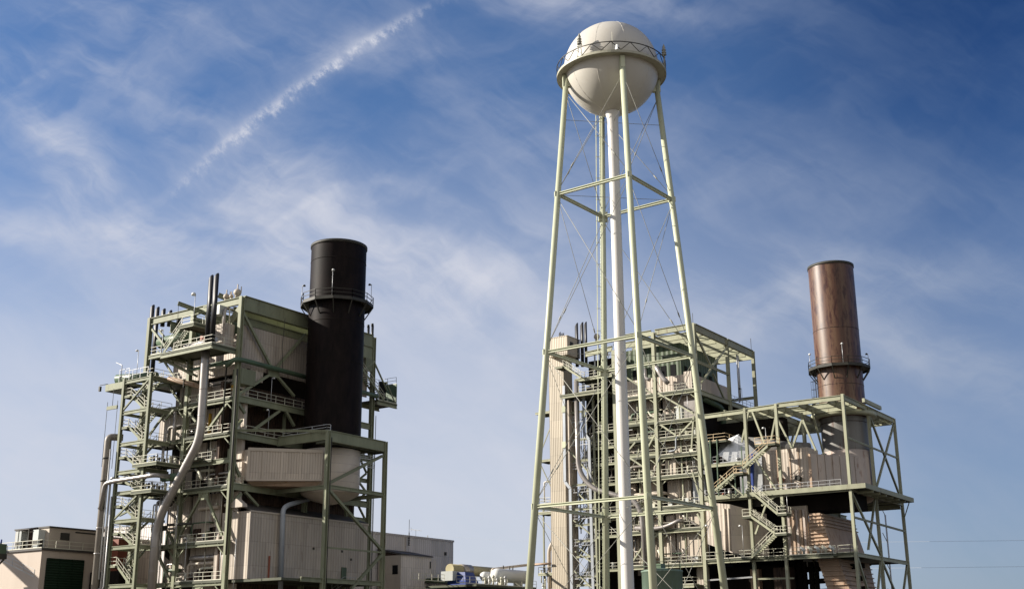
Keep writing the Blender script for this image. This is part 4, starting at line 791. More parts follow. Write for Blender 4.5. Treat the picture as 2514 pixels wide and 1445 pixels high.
for k in range(26):
    y = rnd.uniform(84.4, 94); z = rnd.choice(RF[:-1]) + rnd.uniform(1.2, 3.); ln_ = rnd.uniform(2, 7); r_ = rnd.uniform(.1, .26); x = rnd.uniform(173.2, 174.2)
    MB().tube([(x + 1, y, z), (x, y, z), (x, min(98.4, y + ln_), z), (x, min(98.4, y + ln_), z - rnd.uniform(1, 2.6))], r_, 8, .5).build('pipe_run', rnd.choice(['silver', 'lag', 'rail', 'iron', 'pgreen', 'gpipe', 'tanf']), RB)
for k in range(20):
    y = rnd.uniform(84.6, 97); z = rnd.choice(RF[:-1]); w_ = rnd.uniform(.5, 1.8); h_ = rnd.uniform(.8, 2.2); MB().box(174.42, 174.49, y, y + w_, z + .1, z + h_).build('dark_void_patch', rnd.choice(['dark', 'core', 'brown']), RB)  # thin dark boxes on the panels, shade of openings put into colour
for k in range(18):
    y = rnd.uniform(120.6, 132); z = rnd.choice(LF) + rnd.uniform(1.2, 3.); ln_ = rnd.uniform(2, 6); r_ = rnd.uniform(.1, .24); x = rnd.uniform(108.4, 109.3)
    MB().tube([(x + 1, y, z), (x, y, z), (x, min(138, y + ln_), z), (x, min(138, y + ln_), z - rnd.uniform(1, 2.4))], r_, 8, .5).build('pipe_run', rnd.choice(['silver', 'lag', 'rail', 'iron', 'gpipe', 'tanf']), LB)
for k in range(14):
    y = rnd.uniform(120.6, 128); z = rnd.choice(LF); w_ = rnd.uniform(.5, 1.6); h_ = rnd.uniform(.8, 2.4); MB().box(109.58, 109.68, y, y + w_, z + .1, z + h_).build('dark_void_patch', rnd.choice(['dark', 'core', 'brown']), LB)  # same dark boxes for shaded voids on the left casing
# black vents
gv = 'black vent pipes on the right boiler house roof'
for px, top, lab, r in ((1415, 793, 'leftmost of the three tall black vent pipes near the lift tower top', .3), (1428, 791, 'middle one of the three tall black vent pipes near the lift tower top', .3), (1437, 790, 'rightmost of the three tall black vent pipes near the lift tower top', .26)): vent(px, top, 900, 174.5, r, lab, gv)
for px, top, lab in ((1374, 815, 'left one of three tiny black vents above the lift tower'), (1379, 817, 'middle one of three tiny black vents above the lift tower'), (1383, 817, 'right one of three tiny black vents above the lift tower')): vent(px, top, 850, 178, .13 if px > 1374 else .18, lab, gv)

# cream lift tower
t = thing('lift_tower', (173, 110, 0), 'tall narrow cream clad lift tower with a wider head behind the left tower leg', 'lift tower')
y0, y1 = wx(172.2, 1387, 1100).y, wx(172.2, 1350, 1100).y
h0 = wx(171, 1393, 860); h1 = wx(171, 1347, 860); ht = wx(171, 1393, 824).z; hb = wx(171, 1393, 869).z
bx('shaft', 'tower', t, 172.2, 175, y0, y1, 0, hb + .3)
bx('head', 'tower', t, 171, 175.2, h0.y, h1.y, hb, ht); MB().box(170.95, 175.25, h0.y - .05, h1.y + .05, ht + .003, ht + .15).build('head_roof', 'tower', t)
bx('side_panel', 'tan', t, 172.5, 174.6, y0 - .9, y0 - .01, 8, 43)
q = wy(h0.y - .03, 1403, 846); MB().box(q.x - .5, q.x + .5, h0.y - .05, h0.y - .01, q.z - .5, q.z + .5).build('vent_grille', 'iron', t)
# brackets and decks on the far side of the lift tower
t = thing('gantry', (174, 115, 0), 'narrow steel gantry with railings left of the cream lift tower', 'gantry')
for z, d in ((41.6, 3.2), (33.2, 2.8), (25.6, 2.6), (24.2, 3.), (14., 3.)):
    slab(t, 172.6, 176, y1, y1 + d, z, .1); beam(t, (172.6, y1, z - .2), (172.6, y1 + d, z - .2), .15, .4)
    if z < 30: rail(t, [(172.7, y1, z), (172.7, y1 + d, z), (175.8, y1 + d, z)])
column(t, 173.6, y1 + 2.4, 0, 25, .22, .25); column(t, 175.4, y1 + 1.4, 0, 28, .18, .2)
brace(t, (172.7, y1, 39), (172.7, y1 + 3, 33.), .14); brace(t, (172.7, y1, 28), (172.7, y1 + 2.6, 33.), .14)
pipe(t, [(173, y1 + 1, 9), (173, y1 + 1, 18), (173, y1, 19.4)], .3, 'tanf'); pipe(t, [(173, y1 + 1.8, 26), (173, y1 + 1.8, 29.4), (173, y1, 29.4)], .12, 'white')
for k in range(10): MB().tube([(173.2, y1 + .4 + .26 * k, 9.5 + (k * 7 % 5)), (173.2, y1 + .4 + .26 * k, 11.5 + (k * 7 % 5))], .12, 6).sphere((173.2, y1 + .4 + .26 * k, 11 + (k * 7 % 5)), .2, 8).build('valve', ('rail', 'iron', 'railg')[k % 3], t)
tag(pipe(None, [wx(171.8, 1304, 1385), wx(171.8, 1352, 1382)], .18, 'ribbed', 'rusty_pipe'), 'rusty pink pipe passing left of the lift tower foot', 'pipe')

# ------------------------------------------------------------------ open portal frame round the rusty chimney
t = PF = thing('portal_frame', (184, 72, 0), 'large open green portal frame of beams surrounding the rusty chimney', 'steel frame')
def col2(x, y, z1, z0=0): return column(PF, x, y, z0, z1, .42, .5)
for y, z in ((59.75, 38.1), (70.4, 37.9), (75.6, 37.7)): col2(XR, y, z)
for x in (183.7, 196.6): col2(x, 59.75, 38); col2(x, 70.4, 38); col2(x, 80, 37)
beam(PF, (XR, 60.1, 37.6), (XR, 70.1, 37.6), .35, .75, name='girder'); beam(PF, (XR, 70.7, 37.5), (XR, 75.3, 37.4), .35, .7, name='girder'); beam(PF, (XR, 75.9, 37.3), (XR, 83.4, 37.2), .35, .7, name='girder')
beam(PF, (XR + .3, 59.75, 37.6), (183.4, 59.75, 37.6), .35, .8, name='girder'); beam(PF, (184, 59.75, 37.6), (196.3, 59.75, 37.6), .35, .8, name='girder')
MB().box(180, 188, 58.9, 59.3, 38.0, 38.6).build('beam', 'pgreen', PF)
for x in (176.2, 179.6, 188.4, 191.6, 194.4, 196.6): beam(PF, (x, 60.1, 37.4), (x, 82, 37.4), .35, .8)
for y in (62.2, 66.8, 70.4, 73.2, 75.8, 79.2): beam(PF, (XR + .3, y, 37.5), (196.3, y, 37.5), .35, .9)
for (x0, y0, x1, y1) in ((XR, 64, 176, 67), (XR, 70, 176, 67), (189, 60, 192, 63), (195, 60, 192, 63)): MB().bar((x0, y0, 37.2), (x1, y1, 37.2), .18, .18).build('brace', 'pgreen', PF)
MB().lathe([(RR + .3, 36.6), (RR + 1.5, 36.6), (RR + 1.5, 37.2), (RR + .3, 37.2)], CR, 48).build('ring_beam', 'pgreen', PF)
for z in (24.3, 14.9):
    beam(PF, (XR, 60.1, z - .3), (XR, 83.4, z - .3), .35, .7); beam(PF, (XR + .3, 59.75, z - .3), (183.4, 59.75, z - .3), .3, .6); beam(PF, (184, 59.75, z - .3), (196.3, 59.75, z - .3), .3, .6)
    slab(PF, XR - .2, 197, 60, 83.4, z, .1)
# cantilevered deck corner at z = 24.3
XC = wy(57.4, 2243, 1236).x
MB().box(XR - .6, XC, 57.3, 57.5, 23.9, 24.6).build('beam', 'pgreen', PF); MB().box(XR - .6, XR - .4, 57.52, 83., 23.9, 24.6).build('beam', 'pgreen', PF); MB().box(XR - .3, XC, 57.6, 60, 24.0, 24.1).build('platform', 'grate', PF); MB().box(XC - .2, XC, 57.51, 70, 23.9, 24.6).build('beam', 'pgreen', PF)
for x in range(176, int(XC), 3): MB().box(x, x + .15, 57.52, 60, 23.6, 23.98).build('beam', 'pgreen', PF)
brace(PF, (196.7, 59.7, 21.6), (XC - .3, 58, 23.9), .16)
beam(PF, (183.9, 70.4, 22.6), (200, 70.4, 22.6), .4, .9); beam(PF, (197, 60.2, 23.6), (197, 80, 23.6), .35, .8)
# south face bracing
for a, b in (((XR + .4, 23.6), (183.6, 15.2)), ((183.3, 23.4), (XR + 5.6, 15.6)), ((184, 37), (196.4, 24.8)), ((196.4, 37), (184, 24.8)), ((184, 14.4), (196.4, 3)), ((183.5, 14.4), (176, 1)), ((196.3, 14.4), (186, 0.5)), ((XR + .4, 14.4), (182, 2))): brace(PF, (a[0], 59.8, a[1]), (b[0], 59.8, b[1]), .3)
beam(PF, (XR + .4, 59.7, 31.6), (196.4, 59.7, 31.4), .22, .26); beam(PF, (XR + .4, 59.7, 19.9), (196.4, 59.7, 19.6), .22, .3)
# west face bracing
for a, b in (((1847, 1010), (1880, 1096)), ((1905, 1020), (1945, 1100)), ((1969, 1030), (1945, 1100)), ((1838, 1010), (1821, 1085)), ((1971, 1030), (2003, 1105)), ((1856, 1128), (1910, 1208)), ((1908, 1215), (1870, 1240)), ((1905, 1020), (1893, 1080)), ((1880, 1240), (1855, 1310))): brace(PF, wx(XR, *a), wx(XR, *b), .26)
for px in (1970,): a = wx(XR + 4, px, 1035); column(PF, XR + 4, a.y, 24.4, 36.8, .3, .3)
brace(PF, (176, 66, 37), (180, 66, 30), .25); brace(PF, (184, 72, 36), (179.5, 72, 30), .25)
# walkways and zig-zag stairs in front of the west side
rail(PF, [(XR - .4, 68.4, 14.9), (XR - .4, 62.6, 14.9)]); rail(PF, [(XR - .4, 62.2, 14.9), (XR - .4, 60.4, 14.9), (XR + 1, 59.8, 14.9)])
slab(PF, 170.4, XR, 62.4, 69, 14.7, .12); beam(PF, (170.5, 62.4, 14.4), (170.5, 69, 14.4), .2, .5); rail(PF, [(170.5, 69, 14.75), (170.5, 62.5, 14.75), (172, 62.5, 14.75)])
rail(PF, [(XR - .3, 83, 24.4), (XR - .3, 61, 24.4)], mat='railg')
rail(PF, [(XR - .3, 83.4, 14.9), (XR - .3, 70.6, 14.9)])
def flight(x, a, b, rm, w=1.1): 
    a = wx(x, *a); b = wx(x, *b)
    if a.z > b.z: a, b = b, a
    stair(PF, a, b, (w, 0, 0), rmat=rm); return a, b
SX = 170.4
def landing(px0, px1, py, rm, x=SX, back=False):
    a = wx(x, px0, py); b = wx(x, px1, py); z = a.z; lo, hi = min(a.y, b.y), max(a.y, b.y)
    slab(PF, x, x + 1.9, lo, hi, z, .12); rail(PF, [(x, hi, z), (x, lo, z), (x + 1.8, lo, z)], rm, step=1.2); return lo, hi, z
flight(SX, (1752, 1205), (1801, 1162), 'railn'); landing(1801, 1824, 1161, 'railn'); flight(SX, (1824, 1148), (1884, 1094), 'railn'); landing(1853, 1903, 1091, 'railn')
flight(SX, (1846, 1208), (1909, 1261), 'rail'); landing(1908, 1931, 1260, 'rail')
flight(SX, (1845, 1268), (1902, 1308), 'rail'); landing(1823, 1845, 1267, 'rail'); landing(1902, 1931, 1309, 'rail')
flight(SX, (1845, 1367), (1901, 1311), 'rail'); landing(1820, 1845, 1367, 'rail')
for px, z0, z1 in ((1806, 24.3, 27.6), (1824, 24.3, 27.6), (1764, 24.3, 30.6)): q = wx(SX + .6, px, 1200); MB().bar((SX + .6, q.y, z0), (SX + .6, q.y, z1), .16, .16).build('post', 'gpipe', PF)
brace(PF, wx(SX + .6, 1768, 1166), wx(SX + .6, 1825, 1215), .2)
MB().bar(wx(171, 1826, 1215), wx(171, 1820, 1095), .14, .14).build('post', 'gpipe', PF)
slab(PF, XR, 178, 76, 83.5, 29.6, .1); beam(PF, (XR, 76, 29.3), (XR, 83.5, 29.3), .2, .5); rail(PF, [(XR, 83.4, 29.6), (XR, 76.1, 29.6), (177, 76.1, 29.6)], 'railg'); slab(PF, XR, 178, 79, 83.5, 33.2, .1); rail(PF, [(XR, 83.3, 33.2), (XR, 79.1, 33.2), (177, 79.1, 33.2)], 'railn')
for y in (80.6, 81.8, 83.1): MB().bar((XR - .1, y, 29.6), (XR - .1, y, 33.4), .16, .16).build('post', 'gpipe', PF)
bx('hoist', 'yellow', PF, 180.6, 184, 73.6, 75.4, 35.4, 36.3)
beam(PF, (XR, 76, 12), (XR, 83.4, 11.8), .12, .22, 'railg'); beam(PF, (XR, 69.4, 9.6 + 2), (XR, 75.4, 9.6 + 2.1), .14, .24)
slab(PF, XR - 2, 176, 84.8, 89.6, 11.2, .1); beam(PF, (XR - 2, 84.8, 10.9), (XR - 2, 89.6, 10.9), .2, .45); rail(PF, [(XR - 1.9, 89.5, 11.2), (XR - 1.9, 84.9, 11.2), (XR, 84.9, 11.2)])
for k in range(12):
    y = rnd.uniform(76, 83); z = rnd.choice([14.9, 24.4, 24.4, 29.6]); x = rnd.uniform(173.2, 176)
    MB().tube([(x, y, z), (x, y, z + rnd.uniform(.5, 1.3))], rnd.uniform(.12, .3), 8).sphere((x, y, z + .6), .32, 8).build('valve', rnd.choice(['rail', 'redrust', 'railg', 'silver', 'pgreen']), PF)
for k in range(5): y = 62.8 + 1.1 * k; MB().tube([(171.6, y, 14.8), (171.6, y, 15.6), (171.6, y + .5, 15.9)], .2, 8).sphere((171.6, y, 15.5), .3, 8).build('valve', 'rail' if k % 2 else 'unit', PF)
a = wx(175.4, 1932, 1300); b = wx(175.4, 1984, 1300)
bx('wall_panel', 'tanf', PF, 175.4, 176, b.y, a.y, 15, 22.4); bx('wall_panel', 'core', PF, 176.2, 182, 60.6, 72, 21.6, 23.85)  # core box hung under the deck stands in for its black shade
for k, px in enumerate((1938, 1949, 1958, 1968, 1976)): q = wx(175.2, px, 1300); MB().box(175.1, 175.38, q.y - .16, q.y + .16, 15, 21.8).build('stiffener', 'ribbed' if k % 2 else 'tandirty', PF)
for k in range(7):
    q0_, q1_ = wx(179, 1915 + 15 * k, 1378), wx(179, 1925 + 14 * k, 1450); MB().bar(q0_, q1_, .5 + .2 * (k % 2), .4).build('shade_filler_strut', 'core', PF)  # near-black struts added to fill the dark below the deck
for z_ in (7.8, 10.2, 11.6, 13.4): MB().bar((179.4, 61, z_), (179.4, 72, z_ - .3), .5, .5 + .25 * (z_ > 11)).build('shade_filler_strut', 'core', PF)
# deep shade behind the lower storey with small openings: put into the colour of near-black panels
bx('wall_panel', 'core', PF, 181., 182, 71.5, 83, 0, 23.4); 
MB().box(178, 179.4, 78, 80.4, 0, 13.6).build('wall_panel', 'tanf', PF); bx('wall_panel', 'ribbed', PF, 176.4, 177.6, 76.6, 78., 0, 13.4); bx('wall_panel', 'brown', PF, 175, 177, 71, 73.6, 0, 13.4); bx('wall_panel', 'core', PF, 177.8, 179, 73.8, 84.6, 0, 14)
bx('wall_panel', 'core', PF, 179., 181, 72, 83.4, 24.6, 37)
fl((170.8, wx(170.8, 1743, 1368).y, 14.9), 5., 'pole lamp on the long walkway beside the beige rounded casing, near the tower leg'); fl((170.6, wx(170.6, 1826, 1360).y, 14.9), 4.6, 'pole lamp at the stair foot beside the beige rounded casing')
fl((170.8, wx(170.8, 1882, 1096).y, 31), 3, 'pole lamp at the head of the peach railed stairs'); fl((172.4, wx(172.4, 1936, 1285).y, 21.), 3.4, 'pole lamp between the stairs and the rust stained hopper'); fl((190.6, 83.8, 42.1), 3., 'small dark lamp on the walkway under the open top frame', mat='iron')
tag(MB().bar((196.6, 84.1, 52), (196.6, 84.1, 55.4), .07, .07).build('lightning_rod', 'iron'), 'thin lightning rod on the outer corner of the open top frame', 'rod')
tag(MB().bar((173.1, 84., 52.9), (173.1, 84., 54.8), .06, .06).build('lightning_rod', 'iron'), 'thin lightning rod on the nearest corner of the open top frame, by the tower leg', 'rod')

# ------------------------------------------------------------------ right ducts
t = thing('flue_duct', (178, 66, 24.3), 'beige and rust stained flue duct wrapping the foot of the rusty chimney', 'flue duct')
MB().lathe([(4.0, 24.4), (4.0, 31.), (3.3, 31.4), (3.2, 31.4)], CR, 96).build('drum_casing', 'tandirty', t)
MB().lathe([(3.95, 24.3), (3.3, 23.5), (1.2, 22.7), (.05, 22.7)], CR, 48).build('hopper', 'ribbed', t)
p0 = wx(174.6, 1987, 1113); p1 = wx(174.6, 1987, 1206)
zt, zb = p0.z, 24.5
mb = MB(); dv = Vector((CR[0] - 1.2, CR[1] - 3.9, 0)) - Vector((174.6, p0.y, 0)); nv = Vector((dv.y, -dv.x, 0)).normalized()
for k in range(8):
    a = Vector((174.6, p0.y, 0)) + dv * (k / 8); b = Vector((174.6, p0.y, 0)) + dv * ((k + 1) / 8 - .004)
    o = nv * .12
    mb.hexa([a + UP * zb - nv, b + UP * zb - nv, b + UP * zb + o * .2, a + UP * zb + o, a + UP * zt - nv, b + UP * zt - nv, b + UP * zt + o * .2, a + UP * zt + o])
mb.build('curved_panels', 'tandirty', t)
MB().bar((174.55, p0.y, zb), (174.55, p0.y, zt), .35, .35).build('corner_post', 'ribbed', t)
q0 = wx(174.7, 1866, 1120); q1 = wx(174.7, 1984, 1113)
bx('duct_casing', 'tan', t, 174.7, 178.9, q1.y, q0.y, 24.5, 31.1)
for f in (.36, .62, .8): y = q0.y + (q1.y - q0.y) * f; MB().box(174.6, 174.69, y - .06, y + .06, 24.5, 31.1).build('stiffener', 'ribbed', t)
MB().bar((174.2, q0.y + 1.4, 25), (174.2, q0.y + 1.1, 30.8), .5, .5).build('blue_sleeve', 'blue', t)
for y in (q1.y + 1.6, q1.y + 4.4): MB().tube([(174.5, y, 26.4), (173.6, y, 26.4)], .42, 12).build('fan_inlet', 'iron' if y < q1.y + 2 else 'redrust', t)
t = thing('bright_duct', (176, 80, 24.3), 'crumpled bright sheet metal duct under the dark frame, behind the stairs', 'duct')
A = lambda x, px, py: wx(x, px, py)
y_a, y_b, y_c = A(174, 1763, 1100).y, A(174, 1812, 1100).y, A(174, 1866, 1100).y
MB().hexa([(174, y_b, 28.6), (178, y_b, 28.6), (178, y_a, 28.6), (174, y_a, 31.2), (174.6, y_b, 34.2), (178, y_b, 34.2), (178, y_a, 34), (174.8, y_a, 33.2)]).build('hood', 'duct', t)
MB().hexa([(174., y_c, 24.4), (178, y_c, 24.4), (178, y_b, 24.4), (174, y_b, 24.4), (174.4, y_c, 30.4), (178, y_c, 30.4), (178, y_b + .02, 34.1), (174.2, y_b + .02, 34.1)]).build('side_casing', 'duct', t)
MB().tube([(176.4, y_c + 3, 33), (176.4, y_c - 2, 31.8), (176.4, y_c - 7, 31)], 1., 20).build('round_duct', 'greycyl', t)
t = thing('rounded_casing', (176, 80, 15), 'beige rounded casing with pale pipes under the long walkway', 'casing')
ya, yb = A(171.8, 1735, 1290).y, A(171.8, 1795, 1290).y; yc = A(171.8, 1848, 1290).y
MB().hexa([(171.8, yb, 15.6), (175.8, yb - 4.2, 15.2), (177, ya, 17.2), (171.8, ya, 17.2), (171.8, yb, 23), (175.8, yb - 4.2, 21.6), (177, ya, 23.4), (171.8, ya, 23.6)]).build('shell', 'tan', t)
for dy in (.3, 1.): MB().tube([(171.7, yb + dy, 16), (171.7, yb + dy, 22.4)], .14, 10).build('pipe', 'tanf', t)
bx('vent', 'iron', t, 172.4, 173.4, yb - 1.6, yb - .4, 14.95, 15.5)
def ribs(mb, a0, a1, b0, b1, n, h, out):
    for k in range(n):
        f = (k + .5) / n; p = Vector(a0).lerp(Vector(b0), f); q = Vector(a1).lerp(Vector(b1), f); mb.bar(p, q, out, h)
    return mb
def hopper(name, bot, top, label, n, mat='ribbed', nr=None, face_ribs=(1, 1)):
    """bot/top: four corners (sw, se, ne, nw)"""
    t = thing(name, (bot[0][0], bot[0][1], bot[0][2]), label, 'hopper'); MB().hexa(list(bot) + list(top)).build('shell', mat, t)
    if face_ribs[0]: ribs(MB(), bot[0], bot[3], top[0], top[3], n, .14, .5).build('west_ribs', mat, t)
    if face_ribs[1]:
        k = nr or n; b0 = Vector(bot[0]).lerp(Vector(top[0]), 1 - k / n); b1 = Vector(bot[1]).lerp(Vector(top[1]), 1 - k / n)
        ribs(MB(), b0, b1, top[0], top[1], k, .14, .5).build('south_ribs', mat, t)
    return t
c = [wx(174.6, 2013, 1258), wx(174.6, 2044, 1352), wx(174.6, 1986, 1258), wx(174.6, 1986, 1345)]
yt = c[0].y; yb_ = c[1].y
xt = wy(yt, 2094, 1283).x; xb = wy(yb_, 2126, 1362).x
hopper('hopper', [(174.6, yb_, 15.2), (xb, yb_, 15.2), (xb, c[3].y, 15.2), (174.6, c[3].y, 15.2)], [(174.6, yt, c[0].z), (xt, yt, c[0].z), (xt, c[2].y, c[0].z), (174.6, c[2].y, c[0].z)], 'upper rust streaked ribbed hopper below the beige chimney duct', 11, nr=4)
c = [wx(174.6, 2056, 1372), wx(174.6, 2086, 1446), wx(174.6, 2008, 1384), wx(174.6, 2032, 1446)]
xt = wy(c[0].y, 2134, 1380).x; xb = wy(c[1].y, 2150, 1446).x
dz = (c[0].z - 2) / (c[0].z - c[1].z)
ex = lambda a, b: a.lerp(b, dz)
B0 = ex(c[0], c[1]); B3 = ex(c[2], c[3])
hopper('hopper', [(174.6, B0.y, 2), (xt + (xb - xt) * dz, B0.y, 2), (xt + (xb - xt) * dz, B3.y, 2), (174.6, B3.y, 2)], [(174.6, c[0].y, 14.3), (xt, c[0].y, 14.3), (xt, c[2].y, 14.3), (174.6, c[2].y, 14.3)], 'lower wedge shaped ribbed hopper beneath the walkway, sunlit at its foot', 18)
t = thing('access_pole', (199, 66, 0), 'tall thin grey pole with short arms behind the open portal frame', 'pole'); q = wy(66, 2173, 1263)
MB().tube([(q.x, 66, 0), (q.x, 66, q.z)], .14, 8).build('shaft', 'railg', t)
for k in range(4): MB().tube([(q.x, 66, q.z - 4.6 * k - .1), (q.x - 2.2, 66, q.z + 1.4 - 4.6 * k)], .07, 6).build('arm', 'railg', t)
# ladder with hoops on the open frame's south side
mb = MB()
for s in (-.25, .25): mb.bar((191 + s, 62.4, 0), (191 + s, 62.4, 15), .06, .06)
for k in range(48): mb.bar((190.75, 62.4, .3 + .3 * k), (191.25, 62.4, .3 + .3 * k), .04, .04)
mb.build('ladder', 'iron', PF)

# green storage tank at the foot of the water tower
t = thing('storage_tank', (126, 66.7, 0), 'faded green round tank with peeling paint behind the front tower leg', 'tank'); c = EYE + sight(1625, 1400) * (142 / sight(1625, 1400).dot(DH))
MB().lathe([(2.35, 0), (2.35, c.z - .2), (2.42, c.z - .18), (2.42, c.z), (2.3, c.z + .02), (.1, c.z + .35)], (c.x, c.y), 64).build('shell', 'gtank', t)
bx('roof_hatch', 'gpipe', t, c.x - .6, c.x + .5, c.y - .2, c.y + .8, c.z + .3, c.z + .8)
MB().railing([(c.x + 2.2 * math.cos(u), c.y + 2.2 * math.sin(u), c.z) for u in (2.4, 3.2, 4., 4.8, 5.4)], .9, 2).build('railing', 'gpipe', t)

# ================================================================== WATER TOWER
WT = thing('water_tower', (113.65, 64.27, 0), 'tall cream spherical water tower on four pale green legs', 'water tower')
WC = Vector((113.65, 64.27, 0)); TH = R(8.155); ZC, RS = 68.45, 5.68
prof = [(RS * math.sin(math.pi * i / 48) + .0005, ZC - RS * 1.0 * math.cos(math.pi * i / 48)) for i in range(49)]
MB().lathe(prof, WC, 96).build('tank', 'white', WT)
for k in range(10):
    a = 2 * math.pi * k / 10 + .2
    mb = MB(); mb.tube([(WC.x + (RS + .004) * math.sin(u) * math.cos(a), WC.y + (RS + .004) * math.sin(u) * math.sin(a), ZC + (RS + .004) * math.cos(u)) for u in [i * math.pi / 20 for i in range(1, 20)]], .03, 4, 0, True, False); mb.build('plate_seam', 'white', WT)
MB().tube([(WC.x, WC.y, ZC + RS * 1.0 - .1), (WC.x, WC.y, ZC + RS * 1.0 + .25)], .45, 16).build('roof_vent', 'white', WT)
MB().lathe([(.9, ZC - RS * 1.0 + .05), (.66, ZC - RS * 1.0 - .8), (.62, 55), (.62, 40), (.66, 25), (.68, 0)], WC, 40).build('riser', 'riser', WT)
def legdir(k): a = TH + k * math.pi / 2; return -DH * math.cos(a) + RH * math.sin(a)
def legpt(k, z): return WC + legdir(k) * (6.78 + (52.09 - z) * .0858) + UP * z
for k in range(4):
    MB().tube([legpt(k, 0), legpt(k, 34), legpt(k, 67.3)], [.42, .36, .33], 24).build('leg', 'legs', WT)
    q = legpt(k, 67.0); MB().bar(q - UP * 1.2, q + UP * .3, .5, .9, legdir(k)).build('leg_cap', 'legs', WT)
LV = [52.09, 33.28, 16.3]
for z in LV:
    for k in range(4):
        a, b = legpt(k, z), legpt((k + 1) % 4, z); MB().ibar(a, b, .34, .34, UP, .07).build('strut', 'legs', WT)
        g_ = legpt(k, z); (MB().bar(g_ - UP * .6, g_ + UP * .6, 1.1, .5, legdir(k)) if k == 2 else MB().bar(g_ - UP * .3, g_ + UP * .3, .5, .78, legdir(k))).build('gusset', 'legs', WT)
ZT = [65.6] + LV + [1.0]
for i in range(4):
    for k in range(4):
        for a, b in ((legpt(k, ZT[i] - .5), legpt((k + 1) % 4, ZT[i + 1] + .5)), (legpt((k + 1) % 4, ZT[i] - .5), legpt(k, ZT[i + 1] + .5))):
            q = a.lerp(b, .78); dq = (b - a).normalized() * .4
            MB().tube([a, b], .034, 6).tube([q - dq, q - dq * .5, q + dq * .5, q + dq], [.03, .085, .085, .03], 6).build('tie_rod', 'rod', WT)
for z in (52.0, 33.2, 16.2, 61.5):
    for k in range(4): a = WC + legdir(k) * .64 + UP * z; MB().tube([a, legpt(k, z)], .028, 6).build('spider_rod', 'rod', WT)
# balcony
ZB, RB_ = 67.55, 6.5
MB().lathe([(RS - .15, ZB - .12), (RB_, ZB - .12), (RB_, ZB - .2), (RB_ + .06, ZB - .2), (RB_ + .06, ZB + .1), (RB_, ZB + .1), (RB_, ZB - .02), (RS - .15, ZB - .02)], WC, 96, False).build('balcony', 'balc', WT)
mb = MB(); n = 36
ring = [WC + Vector((math.cos(2 * math.pi * i / n), math.sin(2 * math.pi * i / n), 0)) * (RB_ + .04) for i in range(n)]
for i in range(n):
    mb.bar(ring[i] + UP * (ZB + 1.15), ring[(i + 1) % n] + UP * (ZB + 1.15), .085, .085)
    if i % 2 == 0: mb.bar(ring[i] + UP * (ZB + .1), ring[(i + 1) % n] + UP * (ZB + 1.15), .07, .07)
    else: mb.bar(ring[i] + UP * (ZB + 1.15), ring[(i + 1) % n] + UP * (ZB + .1), .07, .07)
mb.build('balcony_railing', 'iron', WT)
for v, s in ((-RH * .62 - DH * .78, 1.), (RH * .93 - DH * .36, 1.)):
    q = WC + v.normalized() * (RB_ + .05); mb = MB(); rt_ = Vector((v.y, -v.x, 0)).normalized()
    for o in (-.3, .3): mb.bar(q + rt_ * o + UP * ZB, q + rt_ * o * .4 + UP * (ZB + 1.5), .1, .1)
    mb.bar(q - rt_ * .35 + UP * (ZB + 1.35), q + rt_ * .35 + UP * (ZB + 1.35), .14, .12)
    mb.lathe([(.14, ZB + 1.5), (.30, ZB + 1.55), (.30, ZB + 1.62), (.15, ZB + 1.66), (.15, ZB + 1.8), (.29, ZB + 1.84), (.29, ZB + 1.92), (.14, ZB + 1.96), (.14, ZB + 2.12), (.27, ZB + 2.16), (.27, ZB + 2.24), (.12, ZB + 2.3), (.2, ZB + 2.5), (.12, ZB + 2.75), (.02, ZB + 3.)], q, 14)
    mb.build('beacon', 'rod', WT)
q = WC + (-DH * .99 + RH * .02) * RB_; MB().bar(q + UP * (ZB + .1), q + UP * (ZB + .7), .35, .35).build('junction_box', 'lamp', WT); MB().bar(q + UP * ZB + RH * -.5, q + UP * (ZB + 2.4) + RH * -.5, .05, .05).build('rod', 'rail', WT)
# ladder on the back leg
mb = MB()
off = -RH * .75
for s in (-.18, .18): mb.bar(legpt(2, 1) + off + DH * s, legpt(2, 66.4) + off + DH * s, .06, .06)
for i in range(160): z = 2 + i * .4; mb.bar(legpt(2, z) + off - DH * .18, legpt(2, z) + off + DH * .18, .035, .035)
for i in range(24): z = 3 + i * 2.7; mb.bar(legpt(2, z) + off * 1.15, legpt(2, z) + off * .4, .09, .05)
mb.build('ladder', 'legs', WT)

# ------------------------------------------------------------------ distant power line on the right
t = thing('power_line', (420, 60, 0), 'thin grey overhead power wires crossing low behind the open portal frame', 'power line')
for py, sag in ((1325, 2), (1389, 2)):
    a = wy(40, 2560, py); b = wy(420, 1050, py - 12)
    MB().tube([a.lerp(b, k / 14) - UP * (sag * math.sin(math.pi * k / 14)) for k in range(15)], .018, 5).build('wire', 'railg', t)
    for q in (a, b): MB().tube([(q.x, q.y, 0), (q.x, q.y, q.z)], .2, 8).build('pylon', 'rod', t) if py == 1325 else None

# ================================================================== light
AZ, EL = R(122), R(25)
sd = Vector((math.cos(AZ) * math.cos(EL), math.sin(AZ) * math.cos(EL), math.sin(EL)))
sl = bpy.data.lights.new('sun', 'SUN'); sl.energy = 5.0; sl.angle = R(.53); sl.color = (1, .93, .82)
so = bpy.data.objects.new('sun', sl); so.rotation_euler = sd.to_track_quat('Z', 'Y').to_euler(); so.location = (0, 0, 200); COL.objects.link(so)

